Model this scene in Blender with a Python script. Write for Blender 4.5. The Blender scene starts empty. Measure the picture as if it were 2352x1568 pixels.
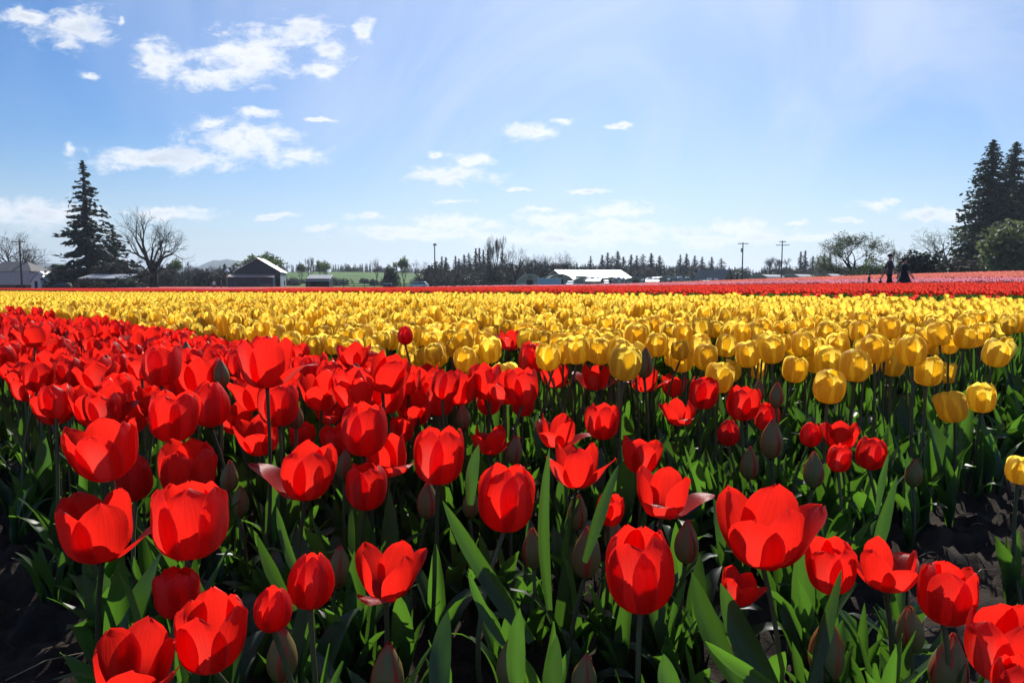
import bpy, bmesh, math, random
import numpy as np
from mathutils import Vector, Matrix, Euler
R = math.radians
rng = np.random.default_rng(7)
random.seed(7)
SC = bpy.context.scene
COL = SC.collection

# ------------------------------------------------------------------ camera, world, sun, exposure
CAM_Z = 0.72
FPX = 1568.0            # focal length in units of a 2352 x 1568 frame (24 mm on a 36 mm wide sensor)
HORIZON, CX, CY = 649.0, 1176.0, 784.0
PITCH = math.atan((CY - HORIZON) / FPX)
SUN_AZ, SUN_EL = R(9.0), R(37.0)      # sun stands ahead, a little to the right, above the frame
HAZE = 0.00018
SKY_STRENGTH, SUN_STRENGTH, EXPOSURE = 0.06, 4.8, 0.40

cam = bpy.data.cameras.new('camera')
cam.sensor_width = 36.0
cam.lens = FPX / 2352.0 * 36.0
cam.clip_start, cam.clip_end = 0.05, 12000.0
camo = bpy.data.objects.new('camera', cam)
COL.objects.link(camo)
camo.location = (0, 0, CAM_Z)
camo.rotation_euler = (R(90) - PITCH, 0, 0)
SC.camera = camo

SUND = Vector((math.sin(SUN_AZ) * math.cos(SUN_EL), math.cos(SUN_AZ) * math.cos(SUN_EL), math.sin(SUN_EL)))
sun = bpy.data.lights.new('sun', 'SUN')
sun.energy, sun.angle, sun.color = SUN_STRENGTH, R(0.53), (1.0, 0.95, 0.87)
suno = bpy.data.objects.new('sun', sun)
COL.objects.link(suno)
suno.rotation_euler = (-SUND).to_track_quat('-Z', 'Y').to_euler()

vs = SC.view_settings
vs.view_transform, vs.look, vs.exposure, vs.gamma = 'Standard', 'None', EXPOSURE, 1.0
vs.use_curve_mapping = False
SC.render.engine = 'CYCLES'
SC.cycles.max_bounces = 7
SC.cycles.diffuse_bounces = 4
SC.cycles.transmission_bounces = 5
SC.cycles.glossy_bounces = 2
SC.cycles.volume_bounces = 0
SC.cycles.sample_clamp_indirect = 8.0


class NT:
    """small helper round a node tree"""
    def __init__(s, tree):
        s.t = tree; s.n = tree.nodes; s.l = tree.links
    def put(s, sock, v):
        if hasattr(v, 'is_output') or isinstance(v, bpy.types.NodeSocket):
            s.l.new(v, sock)
        else:
            sock.default_value = v
    def node(s, typ, ins=None, **kw):
        nd = s.n.new(typ)
        for k, v in kw.items():
            setattr(nd, k, v)
        for k, v in (ins or {}).items():
            s.put(nd.inputs[k], v)
        return nd
    def m(s, op, a, b=0.0, c=0.0, clamp=False):
        nd = s.node('ShaderNodeMath', {0: a, 1: b, 2: c}, operation=op, use_clamp=clamp)
        return nd.outputs[0]
    def vm(s, op, a, b=(0, 0, 0), c=(0, 0, 0), out=0):
        nd = s.node('ShaderNodeVectorMath', {0: a, 1: b}, operation=op)
        if op == 'MULTIPLY_ADD':
            s.put(nd.inputs[2], c)
        return nd.outputs[out]
    def ss(s, x, lo, hi, to0=0.0, to1=1.0):
        nd = s.node('ShaderNodeMapRange', {0: x, 1: lo, 2: hi, 3: to0, 4: to1}, interpolation_type='SMOOTHSTEP')
        return nd.outputs[0]
    def mix(s, f, a, b, blend='MIX'):
        nd = s.node('ShaderNodeMix', data_type='RGBA', blend_type=blend)
        s.put(nd.inputs[0], f)
        for i, v in ((6, a), (7, b)):
            if isinstance(v, (tuple, list)) and len(v) == 3:
                v = (*v, 1)
            s.put(nd.inputs[i], v)
        return nd.outputs[2]
    def noise(s, vec, scale, detail=4, rough=0.55, dist=0.0):
        nd = s.node('ShaderNodeTexNoise', {'Scale': scale, 'Detail': detail, 'Roughness': rough, 'Distortion': dist})
        if vec is not None:
            s.l.new(vec, nd.inputs['Vector'])
        return nd.outputs[0]


def pix_dir(dx, dy):
    """world direction of a pixel of the 2352 x 1568 frame"""
    x, y = (dx - CX) / FPX, (CY - dy) / FPX
    cp, sp_ = math.cos(PITCH), math.sin(PITCH)
    return Vector((x, cp + y * sp_, y * cp - sp_))


def at(dx, dy, d):
    v = pix_dir(dx, dy)
    return Vector((0, 0, CAM_Z)) + v * (d / v.y)


# sky: Nishita atmosphere with a thin cirrus veil and small cumulus spread over it, all as functions of direction
world = bpy.data.worlds.new('World')
SC.world = world
world.use_nodes = True
W = NT(world.node_tree)
W.n.clear()
sky = W.node('ShaderNodeTexSky', sky_type='NISHITA', sun_disc=False, sun_elevation=SUN_EL, sun_rotation=SUN_AZ,
             altitude=60.0, air_density=1.0, dust_density=0.55, ozone_density=2.2)
tc = W.node('ShaderNodeTexCoord')
D = W.vm('NORMALIZE', tc.outputs['Generated'])
sep = W.node('ShaderNodeSeparateXYZ', {0: D})
dx_, dy_, dz_ = sep.outputs
ysafe = W.m('MAXIMUM', W.m('ABSOLUTE', dy_), 0.04)
P = W.node('ShaderNodeCombineXYZ', {0: W.m('DIVIDE', dx_, ysafe), 1: W.m('DIVIDE', dz_, ysafe), 2: W.m('MULTIPLY', W.m('LESS_THAN', dy_, 0.0), 9.0)}).outputs[0]
# every cumulus: centre, half width, half height in the 2352 frame
CLOUDS = [(165, 60, 90, 46), (50, 40, 95, 20), (375, 140, 62, 50), (560, 135, 112, 58), (470, 180, 80, 26), (685, 72, 78, 36),
          (755, 108, 44, 34), (843, 68, 29, 29), (735, 162, 28, 18), (560, 322, 130, 46), (345, 364, 150, 27), (690, 358, 75, 26),
          (450, 372, 90, 26), (590, 254, 52, 13), (485, 285, 32, 12), (1030, 405, 118, 23), (1085, 367, 74, 15), (1218, 303, 62, 20), (1290, 279, 27, 8),
          (1418, 288, 34, 8), (1040, 512, 120, 19), (940, 526, 170, 13), (840, 495, 58, 8), (1035, 468, 46, 8), (1430, 484, 84, 19),
          (1270, 506, 94, 18), (1420, 528, 200, 20), (1690, 524, 84, 22), (1560, 530, 110, 17), (2010, 470, 58, 15), (2145, 490, 88, 17), (1330, 546, 280, 20), (1660, 546, 190, 18), (1000, 538, 240, 13), (1960, 512, 46, 7), (1830, 545, 120, 8),
          (60, 492, 200, 34), (400, 490, 120, 16), (160, 346, 24, 15), (195, 172, 26, 11), (740, 270, 40, 7), (1240, 483, 55, 8),
          (1345, 442, 52, 7), (285, 42, 12, 12), (1840, 512, 36, 7), (720, 520, 44, 8), (1190, 438, 40, 6), (640, 492, 50, 8), (990, 358, 24, 11)]
warp = W.node('ShaderNodeTexNoise', {'Vector': P, 'Scale': 9.0, 'Detail': 2.0})
PW = W.vm('MULTIPLY_ADD', W.vm('SUBTRACT', warp.outputs['Color'], (0.5, 0.5, 0.5)), (0.06, 0.024, 0.0), P)
warp2 = W.node('ShaderNodeTexNoise', {'Vector': P, 'Scale': 45.0, 'Detail': 3.0})
PW = W.vm('MULTIPLY_ADD', W.vm('SUBTRACT', warp2.outputs['Color'], (0.5, 0.5, 0.5)), (0.026, 0.016, 0.0), PW)
field = None
lowf = None
for cx, cy, rx, ry in CLOUDS:
    v = pix_dir(cx, cy)
    px_, py_ = v.x / v.y, v.z / v.y
    sx, sy = FPX / rx, FPX / ry
    e = W.vm('LENGTH', W.vm('MULTIPLY_ADD', PW, (sx, sy, 1), (-px_ * sx, -py_ * sy, 0)), out=1)
    field = e if field is None else W.m('SMOOTH_MIN', field, e, 0.15)
G = W.m('SUBTRACT', 1.0, field)
# beyond the window the camera looks through, the same broken cumulus goes on from a plain cloud layer
zs = W.m('ADD', W.m('MAXIMUM', dz_, 0.0), 0.06)
Q = W.node('ShaderNodeCombineXYZ', {0: W.m('DIVIDE', dx_, zs), 1: W.m('DIVIDE', dy_, zs), 2: 0.0}).outputs[0]
gen = W.m('MULTIPLY', W.m('SUBTRACT', W.noise(Q, 0.9, 3, 0.5), 0.60), 5.0)
psep = W.node('ShaderNodeSeparateXYZ', {0: P})
outw = W.m('MAXIMUM', W.ss(W.m('ABSOLUTE', psep.outputs[0]), 0.80, 1.0), W.m('MAXIMUM', W.ss(psep.outputs[1], 0.47, 0.6), W.m('LESS_THAN', dy_, 0.0)))
G = W.m('MAXIMUM', G, W.m('ADD', W.m('MULTIPLY', outw, 3.0), W.m('SUBTRACT', gen, 3.0)))
PS = W.vm('MULTIPLY', P, (1.0, 2.0, 1.0))
n1 = W.noise(PS, 24.0, 9, 0.64, 0.3)
n2 = W.noise(PS, 9.0, 3, 0.5)
dens = W.m('ADD', W.m('MULTIPLY', G, 0.95), W.m('MULTIPLY', W.m('SUBTRACT', n1, 0.52), 3.0))
cover = W.ss(dens, -0.30, 0.72)
thick = W.m('MULTIPLY', W.ss(W.m('ADD', dens, W.m('MULTIPLY', W.m('SUBTRACT', n2, 0.5), 2.6)), 0.45, 1.5), 0.80)
# angle from the sun drives how brightly thin cloud scatters
cosS = W.vm('DOT_PRODUCT', D, tuple(SUND), out=1)
glow = W.ss(cosS, 0.70, 0.98)
PC = W.vm('MULTIPLY', W.node('ShaderNodeVectorRotate', {'Vector': P, 'Angle': R(-38)}, rotation_type='Z_AXIS').outputs[0], (1.0, 1.5, 1.0))
cir = W.noise(PC, 2.2, 6, 0.55, 1.2)
veil = W.m('MULTIPLY', W.ss(cir, 0.30, 0.72, 0.25, 1.0), W.m('ADD', 0.10, W.m('MULTIPLY', glow, 0.78)))
low = W.ss(dz_, 0.0, 0.20, 0.62, 0.0)
skyc = W.node('ShaderNodeHueSaturation', {'Saturation': 1.48, 'Value': 1.0, 'Color': sky.outputs[0]}).outputs[0]
skyc = W.mix(1.0, skyc, (0.88, 1.09, 1.32), 'MULTIPLY')
K = 1.0 / SKY_STRENGTH
skyc = W.mix(W.m('MULTIPLY', low, 1.0), skyc, (0.45 * K, 0.53 * K, 0.60 * K))
skyc = W.mix(veil, skyc, (0.52 * K, 0.60 * K, 0.76 * K))
ccol = W.mix(thick, (0.74 * K, 0.76 * K, 0.79 * K), (0.46 * K, 0.52 * K, 0.60 * K))
skyc = W.mix(W.m('MULTIPLY', cover, W.ss(dz_, 0.0, 0.10, 0.70, 0.94)), skyc, ccol)
bg = W.node('ShaderNodeBackground', {'Color': skyc, 'Strength': SKY_STRENGTH})
W.node('ShaderNodeOutputWorld', {'Surface': bg.outputs[0]})

# ------------------------------------------------------------------ helpers
def tag(o, label=None, cat=None, group=None, kind=None):
    for k, v in (('label', label), ('category', cat), ('group', group), ('kind', kind)):
        if v:
            o[k] = v
    return o


def obj(name, data, parent=None, loc=(0, 0, 0), rot=(0, 0, 0), scale=(1, 1, 1)):
    o = bpy.data.objects.new(name, data)
    COL.objects.link(o)
    if parent is not None:
        o.parent = parent
    o.location, o.rotation_euler, o.scale = loc, rot, scale
    return o


def thing(name, label, cat, loc=(0, 0, 0), rz=0.0, group=None, scale=1.0):
    o = obj(name, None, None, loc, (0, 0, rz), (scale,) * 3)
    o.empty_display_size = 0.05
    return tag(o, label, cat, group)


def mesh(name, verts, faces, mats, midx=None, uv=None, smooth=True, attr=None):
    me = bpy.data.meshes.new(name)
    me.from_pydata([tuple(v) for v in verts], [], [tuple(int(i) for i in f) for f in faces])
    for m_ in (mats if isinstance(mats, (list, tuple)) else [mats]):
        me.materials.append(m_)
    n = len(me.polygons)
    if midx is not None:
        me.polygons.foreach_set('material_index', np.asarray(midx, dtype=np.int32))
    me.polygons.foreach_set('use_smooth', np.full(n, bool(smooth)))
    if uv is not None:
        ul = me.uv_layers.new(name='UVMap')
        li = np.empty(len(me.loops), dtype=np.int32)
        me.loops.foreach_get('vertex_index', li)
        ul.data.foreach_set('uv', np.asarray(uv, dtype=np.float32)[li].ravel())
    for k, arr in (attr or {}).items():
        a = me.attributes.new(k, 'FLOAT', 'POINT')
        a.data.foreach_set('value', np.asarray(arr, dtype=np.float32))
    me.update()
    return me


class MB:
    """collects boxes, prisms and tubes for one mesh"""
    def __init__(s):
        s.v, s.f = [], []
    def poly(s, pts, faces):
        b = len(s.v)
        s.v += [tuple(p) for p in pts]
        s.f += [tuple(b + i for i in f) for f in faces]
        return s
    def box(s, x0, x1, y0, y1, z0, z1):
        return s.poly([(x0, y0, z0), (x1, y0, z0), (x1, y1, z0), (x0, y1, z0), (x0, y0, z1), (x1, y0, z1), (x1, y1, z1), (x0, y1, z1)],
                      [(3, 2, 1, 0), (4, 5, 6, 7), (0, 1, 5, 4), (1, 2, 6, 5), (2, 3, 7, 6), (3, 0, 4, 7)])
    def extrude(s, prof, axis, a0, a1):
        """closed 2D profile extruded along x, y or z"""
        n = len(prof)
        def pt(p, a):
            return {'x': (a, p[0], p[1]), 'y': (p[0], a, p[1]), 'z': (p[0], p[1], a)}[axis]
        pts = [pt(p, a0) for p in prof] + [pt(p, a1) for p in prof]
        fs = [tuple(range(n))[::-1], tuple(range(n, 2 * n))] + [(i, (i + 1) % n, n + (i + 1) % n, n + i) for i in range(n)]
        return s.poly(pts, fs)
    def tube(s, pts, rad, n=6, cap=True):
        pts = [Vector(p) for p in pts]
        rings = []
        for i, p in enumerate(pts):
            t = (pts[min(i + 1, len(pts) - 1)] - pts[max(i - 1, 0)]).normalized()
            a = t.cross(Vector((0.13, 0.97, 0.2)) if abs(t.y) < 0.9 else Vector((1, 0, 0))).normalized()
            b = t.cross(a)
            r = rad[i] if hasattr(rad, '__len__') else rad
            rings.append([p + a * (r * math.cos(2 * math.pi * k / n)) + b * (r * math.sin(2 * math.pi * k / n)) for k in range(n)])
        fs = []
        for i in range(len(pts) - 1):
            for k in range(n):
                fs.append((i * n + k, i * n + (k + 1) % n, (i + 1) * n + (k + 1) % n, (i + 1) * n + k))
        if cap:
            fs.append(tuple(range(n))[::-1]); fs.append(tuple(range((len(pts) - 1) * n, len(pts) * n)))
        return s.poly([q for r_ in rings for q in r_], fs)
    def mesh(s, name, mat, smooth=False):
        return mesh(name, s.v, s.f, mat, smooth=smooth)
    def build(s, name, mat, parent=None, smooth=False, **kw):
        me = s.mesh(name, mat, smooth)
        bm = bmesh.new(); bm.from_mesh(me); bmesh.ops.recalc_face_normals(bm, faces=bm.faces); bm.to_mesh(me); bm.free()
        return obj(name, me, parent, **kw)


def smoothstep(x, a, b):
    t = np.clip((np.asarray(x, float) - a) / (b - a), 0, 1)
    return t * t * (3 - 2 * t)


def ground_z(x, y):
    x, y = np.asarray(x, float), np.asarray(y, float)
    z = np.where(x < 0, 0.78, 0.40) * np.tanh(x / 60.0)
    s = 3.0 * np.log1p(np.exp(np.clip((x - 8.0) / 3.0, -30, 30)))
    z = z + 0.033 * 45 * np.tanh(s / 45.0) * smoothstep(y, 8, 50)
    z = z - 0.32 * smoothstep(y, 54, 74) * smoothstep(x, -50, -10) - 0.13 * smoothstep(y, 85, 150)
    z = z + 7.5 * np.exp(-((x + 120) / 150.0) ** 2) * smoothstep(y, 230, 460)
    z = z + 2.0 * smoothstep(y, 260, 600)
    return z


def gz(x, y):
    return float(ground_z(x, y))


# ------------------------------------------------------------------ materials
def newmat(name):
    m_ = bpy.data.materials.new(name)
    m_.use_nodes = True
    t = NT(m_.node_tree)
    t.n.clear()
    return m_, t


def plain(name, col, rough=0.7, spec=0.4, metal=0.0, vary=0.12, scale=3.0, bump=0.0, bscale=20.0, stretch=(1, 1, 1)):
    m_, t = newmat(name)
    tcx = t.node('ShaderNodeTexCoord')
    v = t.vm('MULTIPLY', tcx.outputs['Object'], stretch)
    n = t.noise(v, scale, 5, 0.6)
    c = t.mix(t.ss(n, 0.25, 0.75), tuple(x * (1 - vary) for x in col), tuple(min(1, x * (1 + vary)) for x in col))
    b = t.node('ShaderNodeBsdfPrincipled', {'Base Color': c, 'Roughness': rough, 'Metallic': metal, 'Specular IOR Level': spec})
    if bump:
        bn = t.node('ShaderNodeBump', {'Height': t.noise(v, bscale, 4, 0.6), 'Strength': bump, 'Distance': 0.02})
        t.l.new(bn.outputs[0], b.inputs['Normal'])
    t.node('ShaderNodeOutputMaterial', {'Surface': b.outputs[0]})
    return m_


def petal_mat(name, col, trans, blush, blush_amt, base_tint, rough=0.36, mixf=0.55):
    """thin petal: waxy outer reflection plus light passing through"""
    m_, t = newmat(name)
    uv = t.node('ShaderNodeUVMap', uv_map='UVMap').outputs[0]
    s = t.node('ShaderNodeSeparateXYZ', {0: uv})
    u, v = s.outputs[0], s.outputs[1]
    oi = t.node('ShaderNodeObjectInfo').outputs['Random']
    veins = t.noise(t.vm('MULTIPLY', uv, (34, 2.2, 1)), 1.0, 4, 0.6)
    blot = t.noise(t.vm('MULTIPLY', uv, (3, 2, 1)), 1.6, 3, 0.5)
    k = t.m('ADD', 0.70, t.m('MULTIPLY', veins, 0.52))
    k = t.m('MULTIPLY', k, t.m('ADD', 0.86, t.m('MULTIPLY', oi, 0.22)))
    k = t.m('MULTIPLY', k, t.m('ADD', 0.9, t.m('MULTIPLY', blot, 0.2)))
    edge = t.m('ABSOLUTE', t.m('SUBTRACT', t.m('MULTIPLY', u, 2.0), 1.0))
    outer = t.node('ShaderNodeAttribute', attribute_name='outer').outputs['Fac']
    back = t.node('ShaderNodeNewGeometry').outputs['Backfacing']
    bl = t.m('MULTIPLY', t.ss(edge, 0.72, 0.2), t.m('MULTIPLY', t.ss(v, 0.02, 0.25), t.ss(v, 0.95, 0.55)))
    bl = t.m('MULTIPLY', t.m('MULTIPLY', bl, outer), t.m('SUBTRACT', 1.0, back))
    bl = t.m('MULTIPLY', bl, t.m('MULTIPLY', blush_amt, t.ss(oi, 0.1, 1.0, 0.25, 1.0)))
    basef = t.ss(v, 0.20, 0.0, 0.0, 0.85)
    kk = t.node('ShaderNodeCombineXYZ', {0: k, 1: k, 2: k}).outputs[0]
    c1 = t.mix(1.0, col, kk, 'MULTIPLY')
    c1 = t.mix(bl, c1, blush)
    c1 = t.mix(basef, c1, base_tint)
    rimf = t.m('MULTIPLY', t.m('MAXIMUM', t.ss(edge, 0.86, 1.0), t.ss(v, 0.95, 1.0)), 0.30)  # thin rim highlights painted into the base colour along petal margins and tip
    c1 = t.mix(rimf, c1, tuple(min(1.0, x * 0.8 + 0.18) for x in col))
    c2 = t.mix(1.0, trans, kk, 'MULTIPLY')
    c2 = t.mix(t.m('MULTIPLY', bl, 0.6), c2, tuple(x * 0.9 for x in blush))
    bn = t.node('ShaderNodeBump', {'Height': veins, 'Strength': 0.45, 'Distance': 0.0014})
    pb = t.node('ShaderNodeBsdfPrincipled', {'Base Color': c1, 'Roughness': rough, 'Specular IOR Level': 0.36, 'Normal': bn.outputs[0]})
    tr = t.node('ShaderNodeBsdfTranslucent', {'Color': c2, 'Normal': bn.outputs[0]})
    mx = t.node('ShaderNodeMixShader', {0: mixf, 1: pb.outputs[0], 2: tr.outputs[0]})
    t.node('ShaderNodeOutputMaterial', {'Surface': mx.outputs[0]})
    return m_


def bud_mat(name):
    m_, t = newmat(name)
    uv = t.node('ShaderNodeUVMap', uv_map='UVMap').outputs[0]
    s = t.node('ShaderNodeSeparateXYZ', {0: uv})
    u, v = s.outputs[0], s.outputs[1]
    oi = t.node('ShaderNodeObjectInfo').outputs['Random']
    edge = t.m('ABSOLUTE', t.m('SUBTRACT', t.m('MULTIPLY', u, 2.0), 1.0))
    veins = t.noise(t.vm('MULTIPLY', uv, (30, 1.5, 1)), 1.0, 4, 0.6)
    green = t.mix(oi, (0.13, 0.19, 0.05), (0.25, 0.15, 0.05))
    c = t.mix(t.ss(veins, 0.3, 0.75), green, tuple(x for x in (0.19, 0.15, 0.06)))
    red = t.m('MAXIMUM', t.ss(edge, 0.66, 0.95), t.ss(v, 0.84, 0.97))
    c = t.mix(t.m('MULTIPLY', red, t.m('ADD', 0.45, t.m('MULTIPLY', oi, 0.55))), c, (0.55, 0.02, 0.03))
    pb = t.node('ShaderNodeBsdfPrincipled', {'Base Color': c, 'Roughness': 0.5, 'Specular IOR Level': 0.4})
    tr = t.node('ShaderNodeBsdfTranslucent', {'Color': t.mix(0.5, c, (0.6, 0.12, 0.04))})
    mx = t.node('ShaderNodeMixShader', {0: 0.22, 1: pb.outputs[0], 2: tr.outputs[0]})
    t.node('ShaderNodeOutputMaterial', {'Surface': mx.outputs[0]})
    return m_


def leaf_mat(name, col, trans, rough=0.42, mixf=0.42, uvs=True):
    m_, t = newmat(name)
    oi = t.node('ShaderNodeObjectInfo').outputs['Random']
    if uvs:
        uv = t.node('ShaderNodeUVMap', uv_map='UVMap').outputs[0]
        veins = t.noise(t.vm('MULTIPLY', uv, (26, 1.2, 1)), 1.0, 3, 0.6)
    else:
        uv = t.node('ShaderNodeTexCoord').outputs['Object']
        veins = t.noise(uv, 6.0, 3, 0.6)
    k = t.m('MULTIPLY', t.m('ADD', 0.72, t.m('MULTIPLY', veins, 0.5)), t.m('ADD', 0.62, t.m('MULTIPLY', oi, 0.75)))
    kk = t.node('ShaderNodeCombineXYZ', {0: k, 1: k, 2: k}).outputs[0]
    pb = t.node('ShaderNodeBsdfPrincipled', {'Base Color': t.mix(1.0, col, kk, 'MULTIPLY'), 'Roughness': rough, 'Specular IOR Level': 0.45})
    if uvs:
        bn = t.node('ShaderNodeBump', {'Height': veins, 'Strength': 0.2, 'Distance': 0.001})
        t.l.new(bn.outputs[0], pb.inputs['Normal'])
    tr = t.node('ShaderNodeBsdfTranslucent', {'Color': t.mix(1.0, trans, kk, 'MULTIPLY')})
    mx = t.node('ShaderNodeMixShader', {0: mixf, 1: pb.outputs[0], 2: tr.outputs[0]})
    t.node('ShaderNodeOutputMaterial', {'Surface': mx.outputs[0]})
    return m_


M = {}
M['red'] = petal_mat('petal_red', (0.62, 0.012, 0.010), (0.95, 0.022, 0.012), (0.46, 0.14, 0.11), 0.6, (0.45, 0.10, 0.02), 0.40, 0.64)
M['yellow'] = petal_mat('petal_yellow', (0.88, 0.595, 0.08), (0.99, 0.725, 0.095), (0.84, 0.65, 0.16), 0.3, (0.62, 0.55, 0.10), 0.52, 0.78)
M['pink'] = petal_mat('petal_pink', (0.78, 0.30, 0.38), (0.95, 0.40, 0.46), (0.7, 0.5, 0.52), 0.3, (0.6, 0.45, 0.40))
M['coral'] = petal_mat('petal_coral', (0.78, 0.22, 0.17), (0.99, 0.36, 0.27), (0.6, 0.3, 0.25), 0.3, (0.6, 0.3, 0.1))
M['scarlet'] = petal_mat('petal_scarlet', (0.70, 0.045, 0.028), (0.98, 0.085, 0.045), (0.6, 0.2, 0.15), 0.3, (0.6, 0.3, 0.1))
M['bud'] = bud_mat('bud_skin')
M['leaf'] = leaf_mat('tulip_leaf', (0.038, 0.070, 0.036), (0.100, 0.25, 0.018))
M['stem'] = leaf_mat('tulip_stem', (0.085, 0.095, 0.045), (0.12, 0.16, 0.03), 0.5, 0.15)
M['anther'] = plain('anther', (0.03, 0.02, 0.02), 0.8)

# ------------------------------------------------------------------ ground
def ground_material():
    m_, t = newmat('farm_ground')
    pos = t.node('ShaderNodeNewGeometry').outputs['Position']
    s = t.node('ShaderNodeSeparateXYZ', {0: pos})
    c = t.m('ADD', s.outputs[0], s.outputs[1])
    edge = t.noise(pos, 0.25, 3, 0.6)
    c = t.m('ADD', c, t.m('MULTIPLY', edge, 5.0))
    soilf = t.ss(c, 100.0, 98.0)
    n = t.noise(pos, 7.0, 8, 0.7)
    n2 = t.noise(pos, 0.05, 4, 0.6)
    n3 = t.noise(pos, 0.8, 6, 0.7)
    soil = t.mix(t.ss(n, 0.3, 0.7), (0.013, 0.010, 0.008), (0.045, 0.033, 0.024))
    grass = t.mix(t.ss(n2, 0.35, 0.65), (0.050, 0.125, 0.020), (0.090, 0.190, 0.030))
    grass = t.mix(t.m('MULTIPLY', t.ss(n3, 0.35, 0.75), 0.6), grass, (0.06, 0.085, 0.03))
    col = t.mix(soilf, grass, soil)
    bn = t.node('ShaderNodeBump', {'Height': n, 'Strength': 0.6, 'Distance': 0.03})
    b = t.node('ShaderNodeBsdfPrincipled', {'Base Color': col, 'Roughness': 0.95, 'Specular IOR Level': 0.15, 'Normal': bn.outputs[0]})
    t.node('ShaderNodeOutputMaterial', {'Surface': b.outputs[0]})
    return m_


M['ground'] = ground_material()


def grid_mesh(name, xs, ys, zf, mat):
    X, Y = np.meshgrid(xs, ys)
    Z = zf(X, Y)
    nx, ny = len(xs), len(ys)
    v = np.stack([X, Y, Z], -1).reshape(-1, 3)
    i = np.arange(nx - 1)[None, :] + np.arange(ny - 1)[:, None] * nx
    f = np.stack([i, i + 1, i + 1 + nx, i + nx], -1).reshape(-1, 4)
    return mesh(name, v, f, mat)


t_ = np.linspace(-1, 1, 141)
xs = 6000 * np.sinh(8.2 * t_) / math.sinh(8.2)
t_ = np.linspace(0, 1, 150)
ys = -40 + 6500 * (np.exp(7.0 * t_) - 1) / (math.exp(7.0) - 1)


def ground_low(X, Y):
    z = ground_z(X, Y)
    near = smoothstep(X, -4.6, -3.6) * smoothstep(X, 5.6, 4.6) * smoothstep(Y, -1.2, -0.6) * smoothstep(Y, 7.2, 6.4)
    return z - 0.07 * near


tag(obj('ground', grid_mesh('ground', xs, ys, ground_low, M['ground'])), kind='structure')


def clods(X, Y):
    """lumpy tilled soil of the near rows and the bare strip at the bed ends"""
    r = np.random.default_rng(3)
    h = np.zeros_like(X)
    for sc, amp in ((0.45, 0.016), (0.16, 0.014), (0.07, 0.011)):
        for _ in range(9):
            a = r.uniform(0, 2 * math.pi); ph = r.uniform(0, 2 * math.pi); k = 2 * math.pi / (sc * r.uniform(0.7, 1.4))
            h += amp / 2.4 * np.sin(k * (X * math.cos(a) + Y * math.sin(a)) + ph)
    h = np.abs(h) * 1.3 - 0.012 + r.normal(0, 0.0025, X.shape)
    edge = smoothstep(X, -5.0, -4.7) * smoothstep(X, 6.0, 5.7) * smoothstep(Y, -1.4, -1.1) * smoothstep(Y, 7.6, 7.3)
    return ground_z(X, Y) + h * edge - 0.10 * (1 - edge)


tag(obj('soil', grid_mesh('soil', np.arange(-5, 6.01, 0.026), np.arange(-1.4, 7.61, 0.026), clods, M['ground'])), kind='structure')

# far blue wooded ridge
M['ridge'] = plain('wooded_ridge', (0.030, 0.055, 0.040), 0.95, 0.1, vary=0.4, scale=0.02)
th = np.linspace(-0.95, 0.95, 240)
rv, rf = [], []
rr = np.random.default_rng(12)
wob = np.convolve(rr.normal(0, 1, 260), np.ones(21) / 21, 'valid')[:240]
for i, a in enumerate(th):
    dpx = CX + math.tan(a) * FPX
    hh = 18 + 10 * wob[i] * 3
    hh += 78 * math.exp(-((dpx - 520) / 85.0) ** 2) + 24 * math.exp(-((dpx - 1800) / 160.0) ** 2) + 46 * math.exp(-((dpx - 100) / 160.0) ** 2)
    for k, (rad, fz) in enumerate(((2700, -0.1), (2950, 0.75), (3150, 1.0), (3700, -0.1))):
        jag = rr.uniform(0, 7) if k in (1, 2) else 0
        rv.append((math.sin(a) * rad, math.cos(a) * rad, hh * fz + jag))
for i in range(len(th) - 1):
    for k in range(3):
        b = i * 4 + k
        rf.append((b, b + 4, b + 5, b + 1))
tag(obj('far_hills', mesh('far_hills', rv, rf, M['ridge'], smooth=False)), kind='structure')

# ------------------------------------------------------------------ tulip pieces
def cr(pts, v):
    """smooth curve through (v, r, z) control points"""
    p = np.array(pts)
    x, y = p[:, 0], p[:, 1:]
    m_ = np.gradient(y, x, axis=0)
    v = np.clip(v, 0, 1)
    k = np.clip(np.searchsorted(x, v, 'right') - 1, 0, len(x) - 2)
    h = (x[k + 1] - x[k])[:, None]
    t = ((v - x[k])[:, None]) / h
    return ((2 * t**3 - 3 * t**2 + 1) * y[k] + (t**3 - 2 * t**2 + t) * h * m_[k] + (-2 * t**3 + 3 * t**2) * y[k + 1] + (t**3 - t**2) * h * m_[k + 1])


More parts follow.
